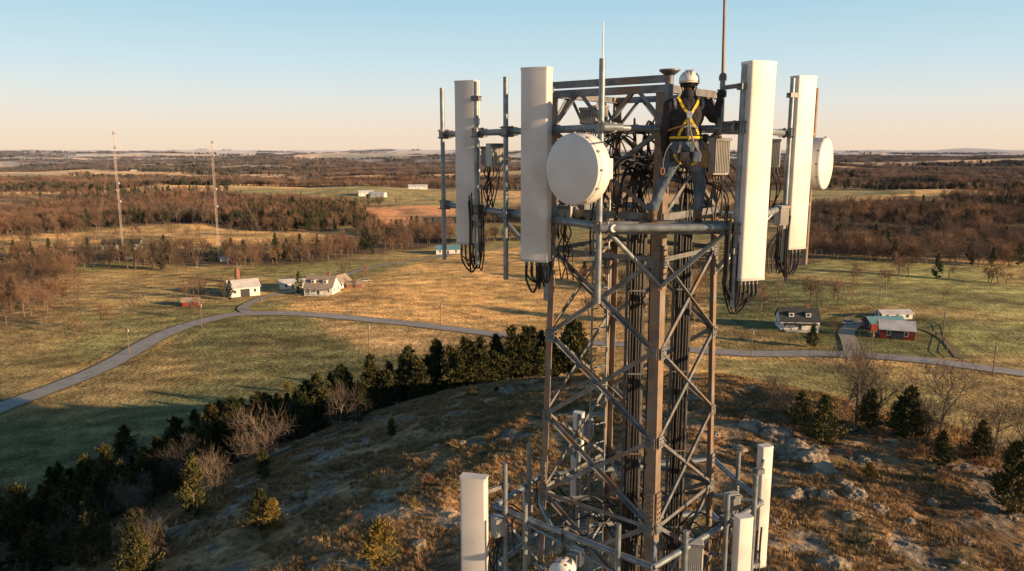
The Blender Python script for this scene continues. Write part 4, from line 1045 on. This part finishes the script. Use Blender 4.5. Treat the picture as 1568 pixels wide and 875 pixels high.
def grip(center,axis,palm,r,name,wrist):
    axis=axis.normalized(); palm=(palm-axis*palm.dot(axis)).normalized(); side=axis.cross(palm).normalized()
    bm=bmesh.new(); pr=r+.020
    def at(a,h,rad): return center+axis*h+(palm*math.cos(a)+side*math.sin(a))*rad
    pc=at(0,0,pr+.004); rot=Matrix((side,palm,axis)).transposed()
    sph(bm,pc,1,(.040,.018,.044),rot); cap(bm,at(-.5,0,pr+.015),wrist,.026,.030)
    for i,(h,ln) in enumerate(((.033,3.5),(.011,3.9),(-.011,3.7),(-.032,3.1))):
        prev=at(.5,h,pr)
        for k in range(1,4):
            q=at(.5+ln*k/3*.8,h*(1-.05*k),r+.011); cap(bm,prev,q,.0098-.0008*k,.0094-.0008*k); prev=q
    t0=at(-.4,.03,pr+.004); t1=at(-1.2,.045,r+.018); t2=at(-2.0,.04,r+.013); cap(bm,t0,t1,.014,.0115); cap(bm,t1,t2,.0115,.010)
    remesh(bm,name,.0045,2,[M['black']])
ax=(whip[1]-whip[0]).normalized(); hcn=whip[0].lerp(whip[1],(144-205)/(118-205)); 
mb=MB()
grip(hcn,ax,(J['wrR']-hcn)+Vector((.0,-.05,0)),.033,'hand_right',J['wrR'])
lh=pj(1022,238,.20); grip(lh,Vector((.2,.1,1)),(J['wrL']-lh)+Vector((.02,-.03,0)),.013,'hand_left',J['wrL'])
mb.path([lh-Z*.45+X*.05,lh-Z*.2,lh,lh+Z*.25,Vector((lh.x-.05,leg(0,0).y+.02,ZU))],.010,7,6); mb.obj('work_rope',M['orange'],wk,True)
# ------------------------------------------------------------ light, sky, camera
EL=math.radians(10.5); sdir=Vector((.91,-.415,0)).normalized()*math.cos(EL)+Z*math.sin(EL)
sl=bpy.data.lights.new('sun','SUN'); sl.energy=8.0; sl.angle=math.radians(.5); sl.color=(1,.66,.36)
so=bpy.data.objects.new('sun',sl); sc.collection.objects.link(so); so.rotation_euler=sdir.to_track_quat('Z','Y').to_euler(); so.location=(100,-50,120)
w=bpy.data.worlds.new('World'); sc.world=w; w.use_nodes=True; nt=w.node_tree; bg=nt.nodes['Background']
sk=nt.nodes.new('ShaderNodeTexSky'); sk.sky_type='NISHITA'; sk.sun_disc=False; sk.sun_elevation=EL; sk.sun_rotation=math.atan2(sdir.x,sdir.y)
sk.air_density=1.0; sk.dust_density=1.0; sk.ozone_density=1.2; sk.altitude=200
sv=nt.nodes.new('ShaderNodeVectorMath'); sv.operation='SCALE'; sv.inputs['Scale'].default_value=.12; lk(nt,sk.outputs[0],sv.inputs[0])
tc=nt.nodes.new('ShaderNodeTexCoord'); sx=nt.nodes.new('ShaderNodeSeparateXYZ'); lk(nt,tc.outputs['Generated'],sx.inputs[0])
cr=nt.nodes.new('ShaderNodeValToRGB'); lk(nt,sx.outputs[2],cr.inputs[0]); el=cr.color_ramp.elements
el[0].position=0; el[0].color=(.97,.76,.57,1); el[1].position=1; el[1].color=(.03,.08,.16,1)
for p_,c_ in ((.03,(.94,.80,.66)),(.06,(.84,.84,.80)),(.105,(.64,.81,.88)),(.18,(.44,.69,.84)),(.32,(.16,.31,.44)),(.6,(.06,.13,.24))):
    x_=el.new(p_); x_.color=(*c_,1)
mx=nt.nodes.new('ShaderNodeMix'); mx.data_type='RGBA'; mx.inputs[0].default_value=.88; lk(nt,sv.outputs[0],mx.inputs[6]); lk(nt,cr.outputs[0],mx.inputs[7])
lk(nt,mx.outputs[2],bg.inputs[0]); bg.inputs[1].default_value=1.0
cam=bpy.data.cameras.new('camera'); cam.lens=36*F/1568; cam.sensor_width=36; cam.clip_end=60000; cam.clip_start=.1
co=bpy.data.objects.new('camera',cam); sc.collection.objects.link(co); co.location=(0,0,CAMZ); co.rotation_euler=(math.pi/2-PITCH,0,0); sc.camera=co
sc.view_settings.view_transform='Standard'; sc.view_settings.look='None'; sc.view_settings.exposure=0
